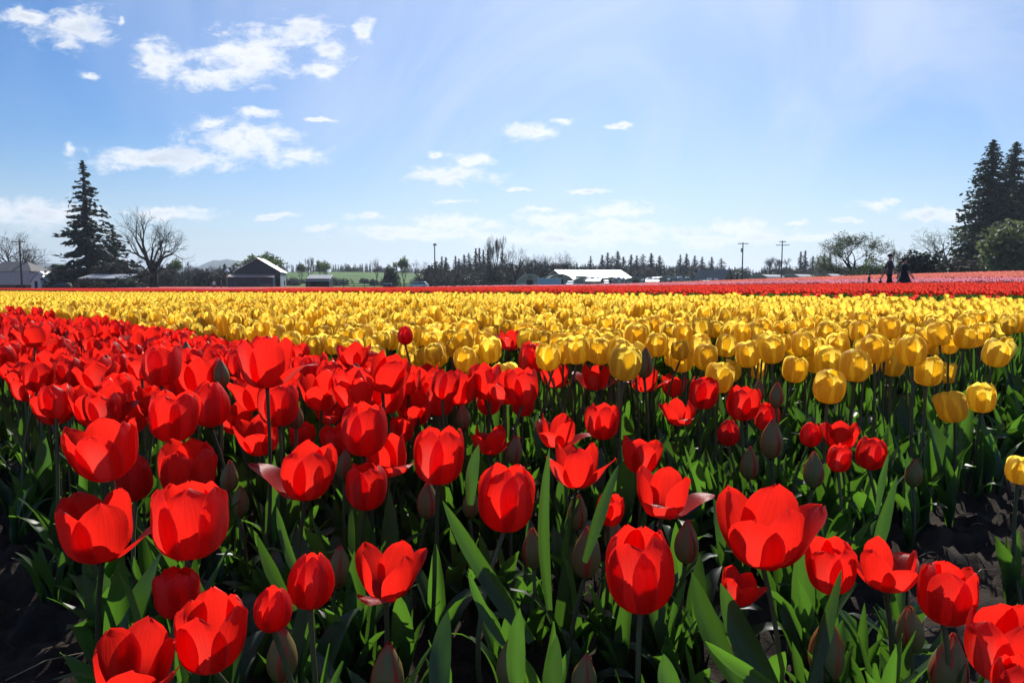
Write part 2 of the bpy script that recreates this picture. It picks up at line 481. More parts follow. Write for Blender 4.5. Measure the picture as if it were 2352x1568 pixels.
PROF = {
    'closed': [(0, .008, 0), (.15, .026, .006), (.3, .0375, .020), (.5, .0415, .042), (.7, .0385, .063), (.86, .032, .077), (1, .022, .088)],
    'cup': [(0, .008, 0), (.15, .026, .005), (.3, .039, .018), (.5, .045, .040), (.7, .0455, .061), (.86, .043, .076), (1, .038, .088)],
    'open': [(0, .008, 0), (.15, .027, .005), (.3, .041, .017), (.5, .050, .036), (.7, .055, .056), (.86, .058, .071), (1, .058, .084)],
    'flare': [(0, .008, 0), (.15, .028, .004), (.3, .043, .014), (.5, .058, .030), (.7, .070, .046), (.86, .083, .056), (1, .096, .062)],
    'flop': [(0, .008, 0), (.15, .028, .004), (.3, .045, .012), (.5, .064, .023), (.7, .083, .028), (.86, .098, .026), (1, .109, .018)],
    'egg': [(0, .008, 0), (.12, .024, .004), (.3, .036, .018), (.5, .040, .038), (.7, .037, .056), (.86, .029, .068), (1, .015, .074)],
    'globe': [(0, .008, 0), (.12, .025, .004), (.3, .037, .016), (.5, .0415, .036), (.7, .039, .055), (.86, .033, .067), (1, .022, .075)],
    'bud': [(0, .006, 0), (.15, .0145, .007), (.35, .0205, .024), (.6, .0180, .046), (.82, .0098, .064), (1, .0022, .078)],
    'fatbud': [(0, .007, 0), (.15, .019, .007), (.35, .0275, .024), (.6, .0265, .046), (.82, .018, .064), (1, .0075, .076)],
}
WV = [(0, .30), (.12, .55), (.3, .86), (.5, 1.0), (.66, .97), (.8, .80), (.9, .55), (.96, .33), (1, .08)]
WB = [(0, .55), (.2, .9), (.4, 1.0), (.6, .93), (.8, .62), (.92, .33), (1, .08)]


def petal(prof, width, ang, seed, outer=1.0, nu=6, nv=10, blend=None, wave=1.0, scale_r=1.0):
    r_ = np.random.default_rng(seed)
    v = np.linspace(0, 1, nv + 1) ** 0.92
    rz = cr(PROF[prof], v)
    if blend:
        rz = rz * (1 - blend[1]) + cr(PROF[blend[0]], v) * blend[1]
    wv = WB if 'bud' in prof else WV
    hw = width * np.interp(v, [a for a, _ in wv], [b for _, b in wv])
    rho_max = rz[:, 0].max()
    u = np.linspace(-1, 1, nu + 1)
    U, V = np.meshgrid(u, np.arange(nv + 1))
    rad, zz = rz[V, 0], rz[V, 1] * (1.0 if 'bud' in prof else 1.24 if prof in ('egg', 'globe') else 1.14)
    vv = v[V]
    rho = np.maximum(np.minimum(rad * 1.02, rho_max), rho_max * (0.55 if 'bud' not in prof else 0.2)) * (1 + 0.25 * smoothstep(vv, 0.6, 1.0) * ('bud' not in prof))
    th_ = np.clip(U * hw[V] / np.maximum(rho, 1e-4), -1.45, 1.45)
    lat = rho * np.sin(th_)
    rr_ = rad * scale_r - rho * (1 - np.cos(th_))
    # mid groove, curled margins, crumpled tip
    rr_ -= 0.0013 * np.exp(-(U / 0.16) ** 2) * smoothstep(vv, 0.2, 0.5) * wave
    ph = r_.uniform(0, 6.28, 4)
    rr_ += wave * 0.0020 * np.abs(U) ** 2 * (np.sin(vv * 9 + ph[0]) * (U > 0) + np.sin(vv * 8 + ph[1]) * (U < 0)) * smoothstep(vv, 0.25, 0.6)
    rr_ += wave * smoothstep(vv, 0.85, 1.0) * (r_.normal(-0.0015, 0.0030) + 0.002 * np.sin(U * 4 + ph[2]))
    zz = zz + wave * smoothstep(vv, 0.7, 1.0) * 0.0016 * np.sin(U * 5 + ph[3]) + wave * smoothstep(vv, 0.9, 1) * r_.normal(0, 0.0018)
    lat = lat + wave * 0.006 * r_.normal() * smoothstep(vv, 0.3, 1.0)
    ca, sa = math.cos(ang), math.sin(ang)
    x, y = rr_ * ca - lat * sa, rr_ * sa + lat * ca
    verts = np.stack([x, y, zz], -1).reshape(-1, 3)
    n1 = nu + 1
    i = np.arange(nu)[None, :] + np.arange(nv)[:, None] * n1
    f = np.stack([i, i + 1, i + 1 + n1, i + n1], -1).reshape(-1, 4)
    uv = np.stack([(U + 1) / 2, vv], -1).reshape(-1, 2)
    return verts, f, uv, np.full(len(verts), outer)


def stack(parts):
    vs_, fs_, us_, os_, b = [], [], [], [], 0
    for v, f, u, o in parts:
        vs_.append(v); fs_.append(np.asarray(f) + b); us_.append(u); os_.append(o); b += len(v)
    return np.concatenate(vs_), np.concatenate(fs_), np.concatenate(us_), np.concatenate(os_)


def bloom_spec(kind, seed):
    """six petals as (profile, half width, angle, outer, blend, radial scale)"""
    r_ = random.Random(seed)
    out = []
    for k in range(6):
        o = k % 2                      # odd petals are the outer whorl
        a = k * math.pi / 3 + r_.uniform(-.12, .12)
        w = r_.uniform(.036, .041)
        pr, bl, sc = 'cup', None, 1.0 if not o else 1.06
        if kind == 'closed':
            pr, bl = 'closed', ('cup', r_.uniform(0, .6))
        elif kind == 'cup':
            pr, bl = 'cup', (r_.choice(['closed', 'open']), r_.uniform(0, .55))
        elif kind == 'open':
            pr, bl = 'open', (r_.choice(['cup', 'flare']), r_.uniform(0, .5))
            w *= 1.06
        elif kind == 'flare':          # cup with outer petals thrown outwards
            if o:
                pr, bl = 'flare', (r_.choice(['open', 'flop']), r_.uniform(0, .75))
            else:
                pr, bl = 'open', ('cup', r_.uniform(0, .9))
        elif kind == 'oneflare':       # cup with one petal out to the side
            pr, bl = 'cup', ('open', r_.uniform(0, .6))
            if k == 1:
                pr, bl = 'flare', ('flop', r_.uniform(.2, .8))
        elif kind == 'wide':
            pr, bl = ('flare', ('open', r_.uniform(.3, .9))) if o else ('open', ('cup', r_.uniform(0, .6)))
            w *= 1.06
        elif kind == 'egg':
            pr, bl = 'egg', ('globe', r_.uniform(0, .8))
            w = r_.uniform(.037, .041)
        elif kind == 'globe':
            pr, bl = 'globe', ('cup', r_.uniform(0, .4))
            w = r_.uniform(.037, .041)
        elif kind == 'bud':
            pr, w = 'bud', .021
            sc = 1.05 if o else 0.95
        elif kind == 'halfbud':
            pr, w, bl = 'fatbud', .027, ('closed', r_.uniform(.05, .35))
        out.append((pr, w, a, float(o), bl, sc))
    return out


def bloom_petals(kind, seed, nu, nv):
    wave = 0.3 if 'bud' in kind else 1.0
    return [petal(pr, w, a, seed * 10 + i, o, nu, nv, bl, wave, sc) for i, (pr, w, a, o, bl, sc) in enumerate(bloom_spec(kind, seed))]


class Bloom:
    """one bloom shape in a colour: separate petals for close view, one mesh for the middle distance"""
    cache = {}
    def __init__(s, kind, seed, mat, matname):
        hi = bloom_petals(kind, seed, 6, 10)
        s.kind = kind
        s.petals = [mesh('petal', v, f, mat, uv=u, attr={'outer': o}) for v, f, u, o in hi]
        allv = np.concatenate([h[0] for h in hi])
        q = np.percentile(np.hypot(allv[:, 0], allv[:, 1]), 96)
        rmax = [np.hypot(h[0][:, 0], h[0][:, 1]).max() for h in hi]
        if kind == 'oneflare':
            rmax.pop(1)
        s.width = 2 * float(np.mean(rmax)) if 'bud' not in kind and kind not in ('egg', 'globe') else {'closed': .085, 'cup': .092, 'open': .106, 'flare': .128, 'oneflare': .094, 'wide': .130, 'egg': .080, 'globe': .084, 'bud': .042, 'halfbud': .058}[kind]
        s.height = allv[:, 2].max()
        v, f, u, o = stack(bloom_petals(kind, seed, 4, 6))
        s.mid = mesh('bloom', v, f, mat, uv=u, attr={'outer': o})
    @classmethod
    def get(cls, kind, seed, col):
        m_ = M['bud'] if kind == 'bud' else M[col]
        k = (kind, seed, m_.name)
        if k not in cls.cache:
            cls.cache[k] = cls(kind, seed, m_, col)
        return cls.cache[k]


mb = MB()
mb.tube([(0, 0, -0.004), (0, 0, 0.002), (0, 0, 0.018), (0, 0, 0.022)], [.004, .0055, .004, .005], 6)
for k in range(6):
    a = k * math.pi / 3 + .4
    c, s_ = math.cos(a), math.sin(a)
    mb.tube([(c * .004, s_ * .004, .002), (c * .009, s_ * .009, .014), (c * .011, s_ * .011, .024)], [.0008, .0012, .0014], 4)
PISTIL = mb.mesh('bloom', M['anther'], True)


def stem_mesh(seed):
    r_ = random.Random(seed)
    a, b = r_.uniform(-.035, .035), r_.uniform(-.035, .035)
    c, d = r_.uniform(-.03, .03), r_.uniform(-.03, .03)
    pts = [(a * t * t + c * math.sin(t * 3), b * t * t + d * math.sin(t * 3), t) for t in np.linspace(0, 1, 7)]
    top = pts[-1]
    pts = [(x - top[0], y - top[1], z) for x, y, z in pts]
    m_ = MB().tube(pts, [.0052, .0048, .0044, .0041, .0039, .0037, .0042], 6, False)
    uv = [(0.5, z) for _, _, z in m_.v]
    return mesh('stem', m_.v, m_.f, M['stem'], uv=uv), pts[0]


STEMS = [stem_mesh(i)[0] for i in range(8)]


def leaf_arrays(seed, L, Wd, bend0, bend1, fold, twist, nu=4, nv=10):
    """lance shaped blade: starts upright at the ground and arches by bend0 -> bend1 degrees from the vertical, towards +x"""
    r_ = np.random.default_rng(seed)
    t = np.linspace(0, 1, nv + 1)
    ang = np.radians(bend0 + (bend1 - bend0) * t ** 2.2 + 4 * np.sin(t * 5 + r_.uniform(0, 6)))
    ds = L / nv
    cx_ = np.concatenate([[0], np.cumsum(np.sin(ang[:-1]) * ds)])
    cz_ = np.concatenate([[0], np.cumsum(np.cos(ang[:-1]) * ds)])
    hw = Wd / 2 * np.interp(t, [0, .1, .3, .5, .7, .85, .95, 1], [.42, .66, .95, 1, .83, .52, .2, .02])
    u = np.linspace(-1, 1, nu + 1)
    U, T = np.meshgrid(u, np.arange(nv + 1))
    tt = t[T]
    fo = np.radians(fold) * (1.0 - 0.55 * tt) + 0.75 * (1 - tt) ** 3
    lat = hw[T] * np.sin(U * 1.0) / math.sin(1.0) * np.cos(fo)
    dep = hw[T] * np.abs(U) ** 1.3 * np.sin(fo)
    dep = dep + 0.05 * Wd * np.sin(tt * 12 + r_.uniform(0, 6)) * np.abs(U) * np.sign(U)
    # the blade's own normal side bends towards the stem
    nx, nz = -np.cos(ang)[T], np.sin(ang)[T]
    tw = np.radians(twist) * tt
    la, de = lat * np.cos(tw) - dep * np.sin(tw), lat * np.sin(tw) + dep * np.cos(tw)
    x = cx_[T] + nx * de + 0.004
    z = cz_[T] + nz * de
    y = la
    n1 = nu + 1
    i = np.arange(nu)[None, :] + np.arange(nv)[:, None] * n1
    f = np.stack([i, i + 1, i + 1 + n1, i + n1], -1).reshape(-1, 4)
    uv = np.stack([(U + 1) / 2, tt], -1).reshape(-1, 2)
    v = np.stack([x, y, z], -1).reshape(-1, 3)
    return v, f, uv, np.zeros(len(v))


LEAFSPEC = [(.34, .056, 4, 22, 38, 10), (.30, .066, 6, 48, 30, -22), (.27, .050, 10, 70, 42, 18), (.36, .046, 2, 14, 50, -10), (.30, .060, 8, 105, 26, 20),
            (.25, .044, 6, 30, 55, 35), (.33, .070, 10, 42, 24, -8), (.24, .058, 14, 130, 20, 14), (.29, .048, 0, 18, 45, 50), (.22, .040, 16, 60, 35, -30)]
LEAVES = []
for i, sp_ in enumerate(LEAFSPEC):
    v, f, u, o = leaf_arrays(50 + i, *sp_)
    LEAVES.append(mesh('leaf', v, f, M['leaf'], uv=u))


def project(p):
    """pixel of a point in the 2352 frame, and its depth"""
    x, y, z = p[0], p[1], p[2] - CAM_Z
    cp, sp2 = math.cos(PITCH), math.sin(PITCH)
    dep = y * cp - z * sp2
    up = y * sp2 + z * cp
    return CX + FPX * x / dep, CY - FPX * up / dep, dep


LEAF_UP = [0, 1, 3, 5, 6, 8]
LEAF_LOW = [2, 4, 7, 9]


def make_tulip(label, group, x, y, ztop_base, bl, scale, rz, tilt, tdir, close, seed, nleaf=3, lscale=1.0, name='red_tulip'):
    """ztop_base: world height of the bottom of the bloom"""
    r_ = random.Random(seed)
    g = gz(x, y) - 0.012
    h = max(0.08, ztop_base - g)
    root = thing(name, label, name.replace('_', ' '), (x, y, g), 0, group)
    obj('stem', STEMS[r_.randrange(8)], root, rot=(0, 0, r_.uniform(0, 6.28)), scale=(1, 1, h + .003))
    rot = (Matrix.Rotation(tdir, 4, 'Z') @ Matrix.Rotation(tilt, 4, 'Y') @ Matrix.Rotation(-tdir, 4, 'Z') @ Matrix.Rotation(rz, 4, 'Z')).to_euler()
    b = obj('bloom', PISTIL if close else bl.mid, root, (0, 0, h), rot, (scale,) * 3)
    if close:
        for pm in bl.petals:
            obj('petal', pm, b)
    a0 = r_.uniform(0, 6.28)
    for k in range(nleaf):
        lm = LEAVES[r_.choice(LEAF_UP if k < 2 else LEAF_UP + LEAF_LOW)]
        s = r_.uniform(.62, .92) * lscale * min(1.1, max(.6, h / .36))
        obj('leaf', lm, root, (0, 0, 0), (0, 0, a0 + k * 2.3 + r_.uniform(-.4, .4)), (s, s, s))
    return root

# ------------------------------------------------------------------ tulips of the two red beds and the yellow beds
# (centre x, centre y, width) in the 2352 frame, kind, shape seed, turn in degrees, lean (degrees, towards degrees), size factor, label
RED = [
 (232, 1210, 168, 'oneflare', 1, 40, 4, 200, 1.0, 'round red tulip cup at the dark bed edge with one petal flung sideways'),
 (435, 1196, 176, 'cup', 2, 20, 5, 90, 1.0, 'bowl-shaped open red tulip next to the tulip with the flung petal'),
 (700, 1082, 132, 'oneflare', 3, 205, 3, 0, 1.0, 'tall red cup tulip with a single petal sticking out flat to one side'),
 (430, 1075, 128, 'cup', 4, 10, 6, 300, 1.0, 'dark red cup tulip directly behind the bowl-shaped open bloom'),
 (310, 1098, 92, 'closed', 5, 40, 10, 200, .8, 'half-hidden small red tulip tucked between two larger cups by the bed edge'),
 (252, 1030, 145, 'cup', 6, 80, 12, 250, .95, 'wide ragged red tulip leaning over the dark bed edge'),
 (395, 955, 112, 'cup', 7, 0, 4, 0, 1.0, 'smooth full red cup beside the pale tall pinkish bud'),
 (885, 1312, 176, 'flare', 8, 50, 4, 340, .82, 'open red tulip with outstretched petal, low in the centre, its back petal dark'),
 (1160, 1142, 136, 'closed', 9, -30, 2, 0, 1.06, 'closed egg-shaped red tulip standing behind the broad slanting leaf'),
 (1005, 1046, 126, 'cup', 10, 30, 2, 0, 1.0, 'even red cup tulip in the middle of the bed, square-shouldered rim'),
 (1325, 1068, 142, 'flare', 11, 0, 2, 90, .85, 'red tulip with upright centre and a petal out on both sides'),
 (1520, 1132, 172, 'flare', 12, 40, 7, 20, .95, 'loose open red tulip with a drooping glossy side petal'),
 (1473, 1308, 166, 'closed', 13, 35, 3, 180, 1.06, 'large closed red tulip with a dusky pink front petal, low in the bed'),
 (1752, 1212, 228, 'wide', 14, 30, 5, 270, 1.06, 'biggest, widest open red tulip with petals spread to both sides'),
 (1912, 1300, 118, 'cup', 15, 10, 4, 180, 1.0, 'upright red cup partly behind the open tulip by the bare soil'),
 (2035, 1300, 176, 'flare', 16, 66, 4, 10, .85, 'open red tulip with a long slanting petal beside the bare soil'),
 (2170, 1362, 126, 'closed', 17, 30, 4, 0, 1.0, 'closed red tulip with a large dusky pink front petal beside bare soil'),
 (2312, 1480, 168, 'cup', 18, 0, 5, 180, 1.0, 'large red tulip cut off by the side of the picture, lowest of the bed end'),
 (2345, 1570, 110, 'closed', 19, 20, 5, 180, .8, 'small red tulip in the lower corner under the large cut-off bloom'),
 (1685, 1348, 102, 'open', 20, 15, 20, 350, .72, 'small low red tulip peeping out between green leaf blades'),
 (480, 1455, 172, 'cup', 21, 75, 4, 0, 1.0, 'shadowed deep red tulip low in the bed with one petal raised like an ear'),
 (300, 1530, 205, 'open', 22, 10, 14, 320, .8, 'crumpled wide red tulip at the bottom edge beside the shadowed bloom'),
 (405, 1362, 106, 'closed', 23, 50, 6, 90, .86, 'small shadowed half-open red tulip above the crumpled low bloom'),
 (625, 1397, 76, 'halfbud', 24, 30, 4, 0, 1.0, 'short plump reddish bud near the big closed bud'),
 (710, 1332, 96, 'halfbud', 25, 80, 4, 20, 1.1, 'plump opening bud with grey skin and red showing along one side'),
 (1345, 1267, 66, 'bud', 26, 0, 2, 0, 1.1, 'slim brownish bud with a red seam beside the large closed tulip'),
 (1226, 1257, 52, 'bud', 27, 60, 3, 180, 1.0, 'dark slim bud under the closed egg-shaped tulip'),
 (775, 1300, 56, 'bud', 28, 20, 4, 0, 1.0, 'dim brown bud just behind the low open tulip with outstretched petal'),
 (645, 1502, 70, 'bud', 29, 20, 3, 40, 1.0, 'green bud with red tip near the bottom edge, beside the shadowed bloom'),
 (885, 1545, 80, 'bud', 30, 45, 4, 20, 1.0, 'reddish bud cut by the bottom edge below the low open tulip'),
 (1170, 1522, 66, 'bud', 31, 10, 2, 0, 1.1, 'brown bud with crumpled red tip standing at the bottom centre'),
 (1897, 1492, 80, 'bud', 32, 15, 3, 40, 1.15, 'tall brown bud wrapped by a long green leaf blade'),
 (2095, 1442, 60, 'bud', 33, 70, 5, 180, 1.0, 'pale green bud between two closed red tulips at the bed end'),
 (2175, 1525, 84, 'bud', 34, 30, 5, 0, 1.1, 'brown bud with a folded seam under the dusky pink closed tulip'),
 (1337, 1552, 60, 'bud', 35, 10, 6, 0, 1.0, 'bud tip just rising above the bottom edge'),
 (840, 1117, 96, 'closed', 36, 25, 2, 0, .95, 'small closed pinkish red tulip below two overlapping cups'),
 (893, 1045, 104, 'oneflare', 37, -30, 4, 180, .95, 'red cup with a shiny petal lying across its front'),
 (1124, 1010, 104, 'flare', 38, 20, 4, 20, .72, 'open red tulip with one arm-like petal, behind the closed egg-shaped one'),
 (1280, 990, 126, 'flare', 39, 35, 4, 30, .85, 'red tulip with glossy outer petals behind the one with two side petals'),
 (1470, 1046, 104, 'open', 40, 60, 6, 30, .95, 'ruffled open red tulip right behind the loose open one'),
 (835, 985, 106, 'closed', 41, 20, 2, 0, 1.06, 'tall closed pinkish red tulip in the crowded middle of the bed'),
 (955, 937, 92, 'open', 42, 0, 16, 270, .95, 'open red tulip facing the viewer with a shaded hollow'),
 (885, 905, 86, 'cup', 43, 15, 3, 0, 1.0, None),
 (1010, 915, 68, 'closed', 44, 15, 3, 0, .9, None),
 (738, 897, 96, 'open', 45, 5, 18, 280, .95, 'open red tulip tilted forward so that its round hollow shows'),
 (755, 947, 78, 'flare', 46, 70, 4, 0, .7, None),
 (481, 927, 78, 'halfbud', 47, 60, 3, 0, 1.35, 'tall pale pinkish closed tulip with two grey-skinned petals'),
 (612, 832, 122, 'oneflare', 48, 25, 5, 150, 1.08, 'large red tulip standing high on a long bare stem above the others'),
 (458, 862, 112, 'open', 49, 30, 5, 90, 1.0, None),
 (368, 838, 84, 'closed', 50, 35, 3, 0, 1.0, 'upright closed red tulip with a pale mid-line at the bed edge'),
 (585, 905, 112, 'open', 51, 30, 5, 90, 1.0, None),
 (600, 1000, 112, 'open', 52, 10, 8, 250, 1.0, None),
 (78, 770, 88, 'flare', 53, 40, 3, 0, .75, 'lone flared red tulip raised above the bed near the side edge'),
 (1170, 780, 74, 'flare', 54, 45, 5, 60, .68, 'tallest ruffled red tulip reaching in front of the yellow flowers'),
 (1220, 820, 62, 'closed', 55, 20, 2, 0, 1.0, 'neat upright red tulip at the edge of the yellow flowers'),
 (1275, 862, 84, 'flare', 56, 20, 4, 0, .7, None),
 (1365, 865, 98, 'flare', 57, 45, 3, 0, .8, None),
 (1480, 872, 92, 'flare', 58, 5, 3, 0, .72, None),
 (1545, 885, 66, 'open', 59, 5, 3, 0, .9, None),
 (1612, 902, 72, 'cup', 60, 5, 6, 0, .9, None),
 (1563, 946, 88, 'flare', 61, 60, 6, 200, .72, 'open red tulip leaning aside in front of the yellow flowers'),
 (1380, 967, 76, 'cup', 62, 5, 6, 0, .9, 'dark red tulip in full shade behind a green leaf'),
 (1120, 920, 62, 'cup', 63, 5, 6, 0, .8, None),
 (1200, 925, 56, 'closed', 64, 5, 2, 0, .8, None),
 (1703, 926, 76, 'cup', 65, 25, 3, 0, .95, 'wide-mouthed red cup between two dark buds by the yellow bed'),
 (1760, 957, 58, 'closed', 66, 15, 3, 0, .8, None),
 (1672, 992, 46, 'halfbud', 67, 20, 2, 0, .9, 'half-open red bud with one grey petal near the yellow bed'),
 (1742, 897, 28, 'bud', 68, 20, 2, 0, .9, None), (1783, 907, 32, 'bud', 69, 20, 2, 0, .9, None), (1772, 1006, 50, 'bud', 70, 20, 2, 0, 1.2, None),
 (1860, 997, 42, 'halfbud', 71, 10, 2, 0, .9, None),
 (1930, 1000, 86, 'open', 72, 30, 3, 0, .9, 'open red tulip topping a small cluster at the end of the second red bed'),
 (1925, 1052, 56, 'closed', 73, 30, 3, 0, .75, 'small closed red tulip lowest in the cluster at the bed end'),
 (1995, 1040, 66, 'closed', 74, 30, 8, 0, .85, 'red tulip with a green bud in front, outermost of the bed-end cluster'),
 (2097, 1085, 36, 'bud', 75, 20, 4, 10, .95, 'lone green bud on a thin leaning stem against bare soil'),
 (1868, 1077, 46, 'bud', 76, 20, 2, 0, 1.0, None), (1720, 1062, 42, 'bud', 77, 20, 2, 0, 1.1, None),
 (930, 770, 32, 'halfbud', 78, 20, 2, 0, .85, 'single red bud rising in front of the yellow flowers'),
 (1480, 832, 38, 'bud', 79, 20, 2, 0, 1.1, 'dark bud standing above the red blooms against the yellow bed'),
 (510, 857, 34, 'bud', 80, 20, 3, 180, .9, None), (680, 952, 36, 'bud', 81, 20, 3, 180, .9, None), (1065, 955, 34, 'bud', 82, 20, 3, 180, .95, None),
 (790, 1066, 40, 'bud', 83, 20, 3, 0, .95, None), (980, 1147, 48, 'bud', 84, 40, 3, 0, 1.0, None), (1180, 1032, 38, 'bud', 85, 20, 3, 0, .95, None),
 (525, 1092, 40, 'bud', 86, 20, 3, 0, .95, None), (1080, 1152, 40, 'bud', 87, 20, 3, 0, .95, None), (1575, 1242, 56, 'bud', 88, 20, 3, 0, 1.0, None),
 (1408, 1225, 44, 'bud', 89, 20, 3, 0, 1.0, None), (1700, 1500, 60, 'bud', 90, 20, 3, 0, 1.0, None), (1325, 1175, 46, 'bud', 91, 20, 3, 0, 1.0, None),
 (1395, 1170, 70, 'cup', 92, 20, 8, 0, .8, None), (550, 1150, 40, 'bud', 93, 20, 3, 0, .95, None), (275, 838, 40, 'halfbud', 94, 20, 3, 0, .95, None),
 (640, 930, 95, 'cup', 95, 20, 6, 100, 1.0, None), (925, 985, 60, 'cup', 96, 20, 6, 100, .9, None), (300, 950, 95, 'cup', 97, 20, 8, 200, 1.0, None),
 (545, 960, 90, 'open', 98, 50, 9, 250, .95, None), (775, 1010, 70, 'cup', 99, 50, 9, 250, .9, None), (690, 1000, 60, 'cup', 100, 50, 9, 20, .9, None),
]
YEL = [(2130, 850, 62, 'globe'), (2176, 856, 42, 'globe'), (2195, 933, 62, 'egg'), (2254, 912, 58, 'globe'), (2282, 808, 56, 'globe'), (2216, 773, 46, 'egg'),
       (2160, 766, 46, 'egg'), (2097, 803, 60, 'egg'), (2145, 790, 42, 'globe'), (2050, 835, 50, 'globe'), (1963, 838, 64, 'egg'), (2010, 800, 58, 'egg'),
       (1905, 826, 56, 'globe'), (1872, 826, 50, 'globe'), (1822, 847, 52, 'egg'), (1845, 790, 48, 'egg'), (1720, 812, 52, 'egg'), (1775, 800, 56, 'egg'),
       (1650, 866, 60, 'egg'), (1676, 850, 44, 'globe'), (1622, 819, 52, 'egg'), (1570, 825, 50, 'globe'), (1508, 790, 48, 'egg'), (1456, 770, 46, 'egg'),
       (1665, 793, 46, 'globe'), (2046, 750, 46, 'egg'), (1930, 790, 46, 'egg'), (2340, 1078, 56, 'globe'), (1735, 845, 40, 'globe'), (1975, 760, 42, 'globe')]
YLAB = {0: 'yellow tulip with a scalloped rim, lower of a close pair by the bare soil', 1: 'small yellow tulip half hidden behind the scalloped one by the bare soil',
        2: 'low round yellow tulip, lower of the two at the bed end', 3: 'low yellow tulip with open rim, beside the low round one at the bed end',
        4: 'outermost yellow tulip standing alone over the bare soil', 10: 'big round yellow tulip in the front of the bed with a domed top',
        18: 'yellow tulip hanging lowest in front, just behind the red blooms', 16: 'upright oval yellow tulip with a folded front petal in the bed front',
        27: 'single yellow tulip low at the side edge beyond the bare soil', 14: 'slender pointed yellow tulip raised above its neighbours'}
LANDMARK = [(60, 'the farmhouse pole'), (130, 'the white outbuilding'), (235, 'the tall spruce'), (300, 'the evergreen beside the spruce'), (400, 'the bare oak'), (500, 'the dark thicket'),
            (640, 'the barn'), (780, 'the open shed'), (920, 'the round evergreen'), (985, 'the parked car'), (1070, 'the lone pole'), (1160, 'the poplars'), (1230, 'the first greenhouse'),
            (1310, 'the blue trailer'), (1390, 'the first camper'), (1470, 'the long shed roof'), (1530, 'the camper awning'), (1600, 'the long camper'), (1690, 'the slate-roofed shed'),
            (1750, 'the transformer pole'), (1840, 'the two-armed pole'), (1910, 'the far conifers'), (2010, 'the leafing tree'), (2085, 'the walking couple'), (2150, 'the round shrub'),
            (2230, 'the pale bare tree'), (9999, 'the giant evergreens')]
LOOK = {'open': 'open', 'cup': 'cup-shaped', 'flare': 'flared', 'closed': 'closed', 'wide': 'wide-open', 'bud': 'unopened', 'halfbud': 'half-opened', 'oneflare': 'lopsided', 'egg': 'oval', 'globe': 'round'}
ORD = ['nearest', 'second nearest', 'third nearest', 'fourth nearest', 'fifth nearest', 'sixth nearest', 'seventh nearest', 'eighth nearest', 'ninth nearest', 'tenth nearest', 'eleventh nearest',
       'twelfth nearest', 'thirteenth nearest', 'fourteenth nearest', 'fifteenth nearest', 'sixteenth nearest', 'seventeenth nearest', 'eighteenth nearest', 'nineteenth nearest', 'twentieth nearest']
unnamed = []        # (depth, pixel x, colour, kind, object): labelled by place once all stand
taken = []          # (pixel x, pixel y, pixel width, depth)
root_of = {}
n_ind = {'red': 0, 'yellow': 0}


def hero(i, cx, cy, w, kind, seed, turn, lean, lto, size, label, col):
    bl = Bloom.get(kind, seed, col)
    if kind in ('flare', 'wide'):
        size = max(size, .9)
    d = bl.width * size * FPX / w
    dmax = (CAM_Z - (.22 if kind == 'bud' else .33)) * FPX / max(cy - HORIZON, 1)
    if d > dmax:
        size *= dmax / d
        d = dmax
    p = at(cx, cy, d)
    base = p.z - bl.height * size * .5
    group = {'red': 'red tulips of the near beds', 'yellow': 'yellow tulips of the front rows'}[col]
    o = make_tulip(label, group, p.x, p.y, base, bl, size, R(turn), R(lean), R(lto), True, 1000 + seed, nleaf=5 if cy > 1000 else 4, name='tulip_bud' if kind == 'bud' else col + '_tulip')
    taken.append((cx, cy, w, p.y))
    if label is None:
        unnamed.append((p.y, cx, col, kind, o))
    n_ind[col] += 1
    root_of[(col, i)] = o
    return o


for i, (cx, cy, w, kind, seed, turn, lean, lto, size, label) in enumerate(RED):
    hero(i, cx, cy, w, kind, seed, turn - 90, lean, lto, size, label, 'red')
for i, (cx, cy, w, kind) in enumerate(YEL):
    hero(i, cx, cy, w, kind, 200 + i % 9, i * 47, 3 + (i * 5) % 11, i * 77, .95, YLAB.get(i), 'yellow')


# single broad leaves that stand out in the foreground: tip, base, width in pixels, depth, fold side, which red tulip they grow from
def blade(tip, base, wpx, d0, d1, owner, curl=0.0):
    root = root_of[('red', owner)]
    a, b = at(*base, d0), at(*tip, d1)
    g = root.location
    ax = b - a
    side = ax.cross(Vector((0, 1, 0.25))).normalized()
    nor = side.cross(ax).normalized()
    wd = wpx * .78 * d0 / FPX / 2
    nu, nv = 4, 12
    vv, uv = [], []
    for j in range(nv + 1):
        t = j / nv
        hw = wd * np.interp(t, [0, .1, .3, .5, .7, .85, .95, 1], [.5, .7, .95, 1, .85, .55, .24, .02])
        c = a + ax * t + nor * (curl * math.sin(t * math.pi) * ax.length) + side * (0.04 * ax.length * math.sin(t * 3))
        for k in range(nu + 1):
            u = k / nu * 2 - 1
            vv.append(c + side * (hw * u) - nor * (abs(u) ** 1.3 * hw * (.75 - .3 * t)) + nor * (.10 * hw * math.sin(t * 11 + owner) * u) - g)
            uv.append((k / nu, t))
    f = [(j * 5 + k, j * 5 + k + 1, (j + 1) * 5 + k + 1, (j + 1) * 5 + k) for j in range(nv) for k in range(nu)]
    obj('leaf', mesh('leaf', vv, f, M['leaf'], uv=uv), root)


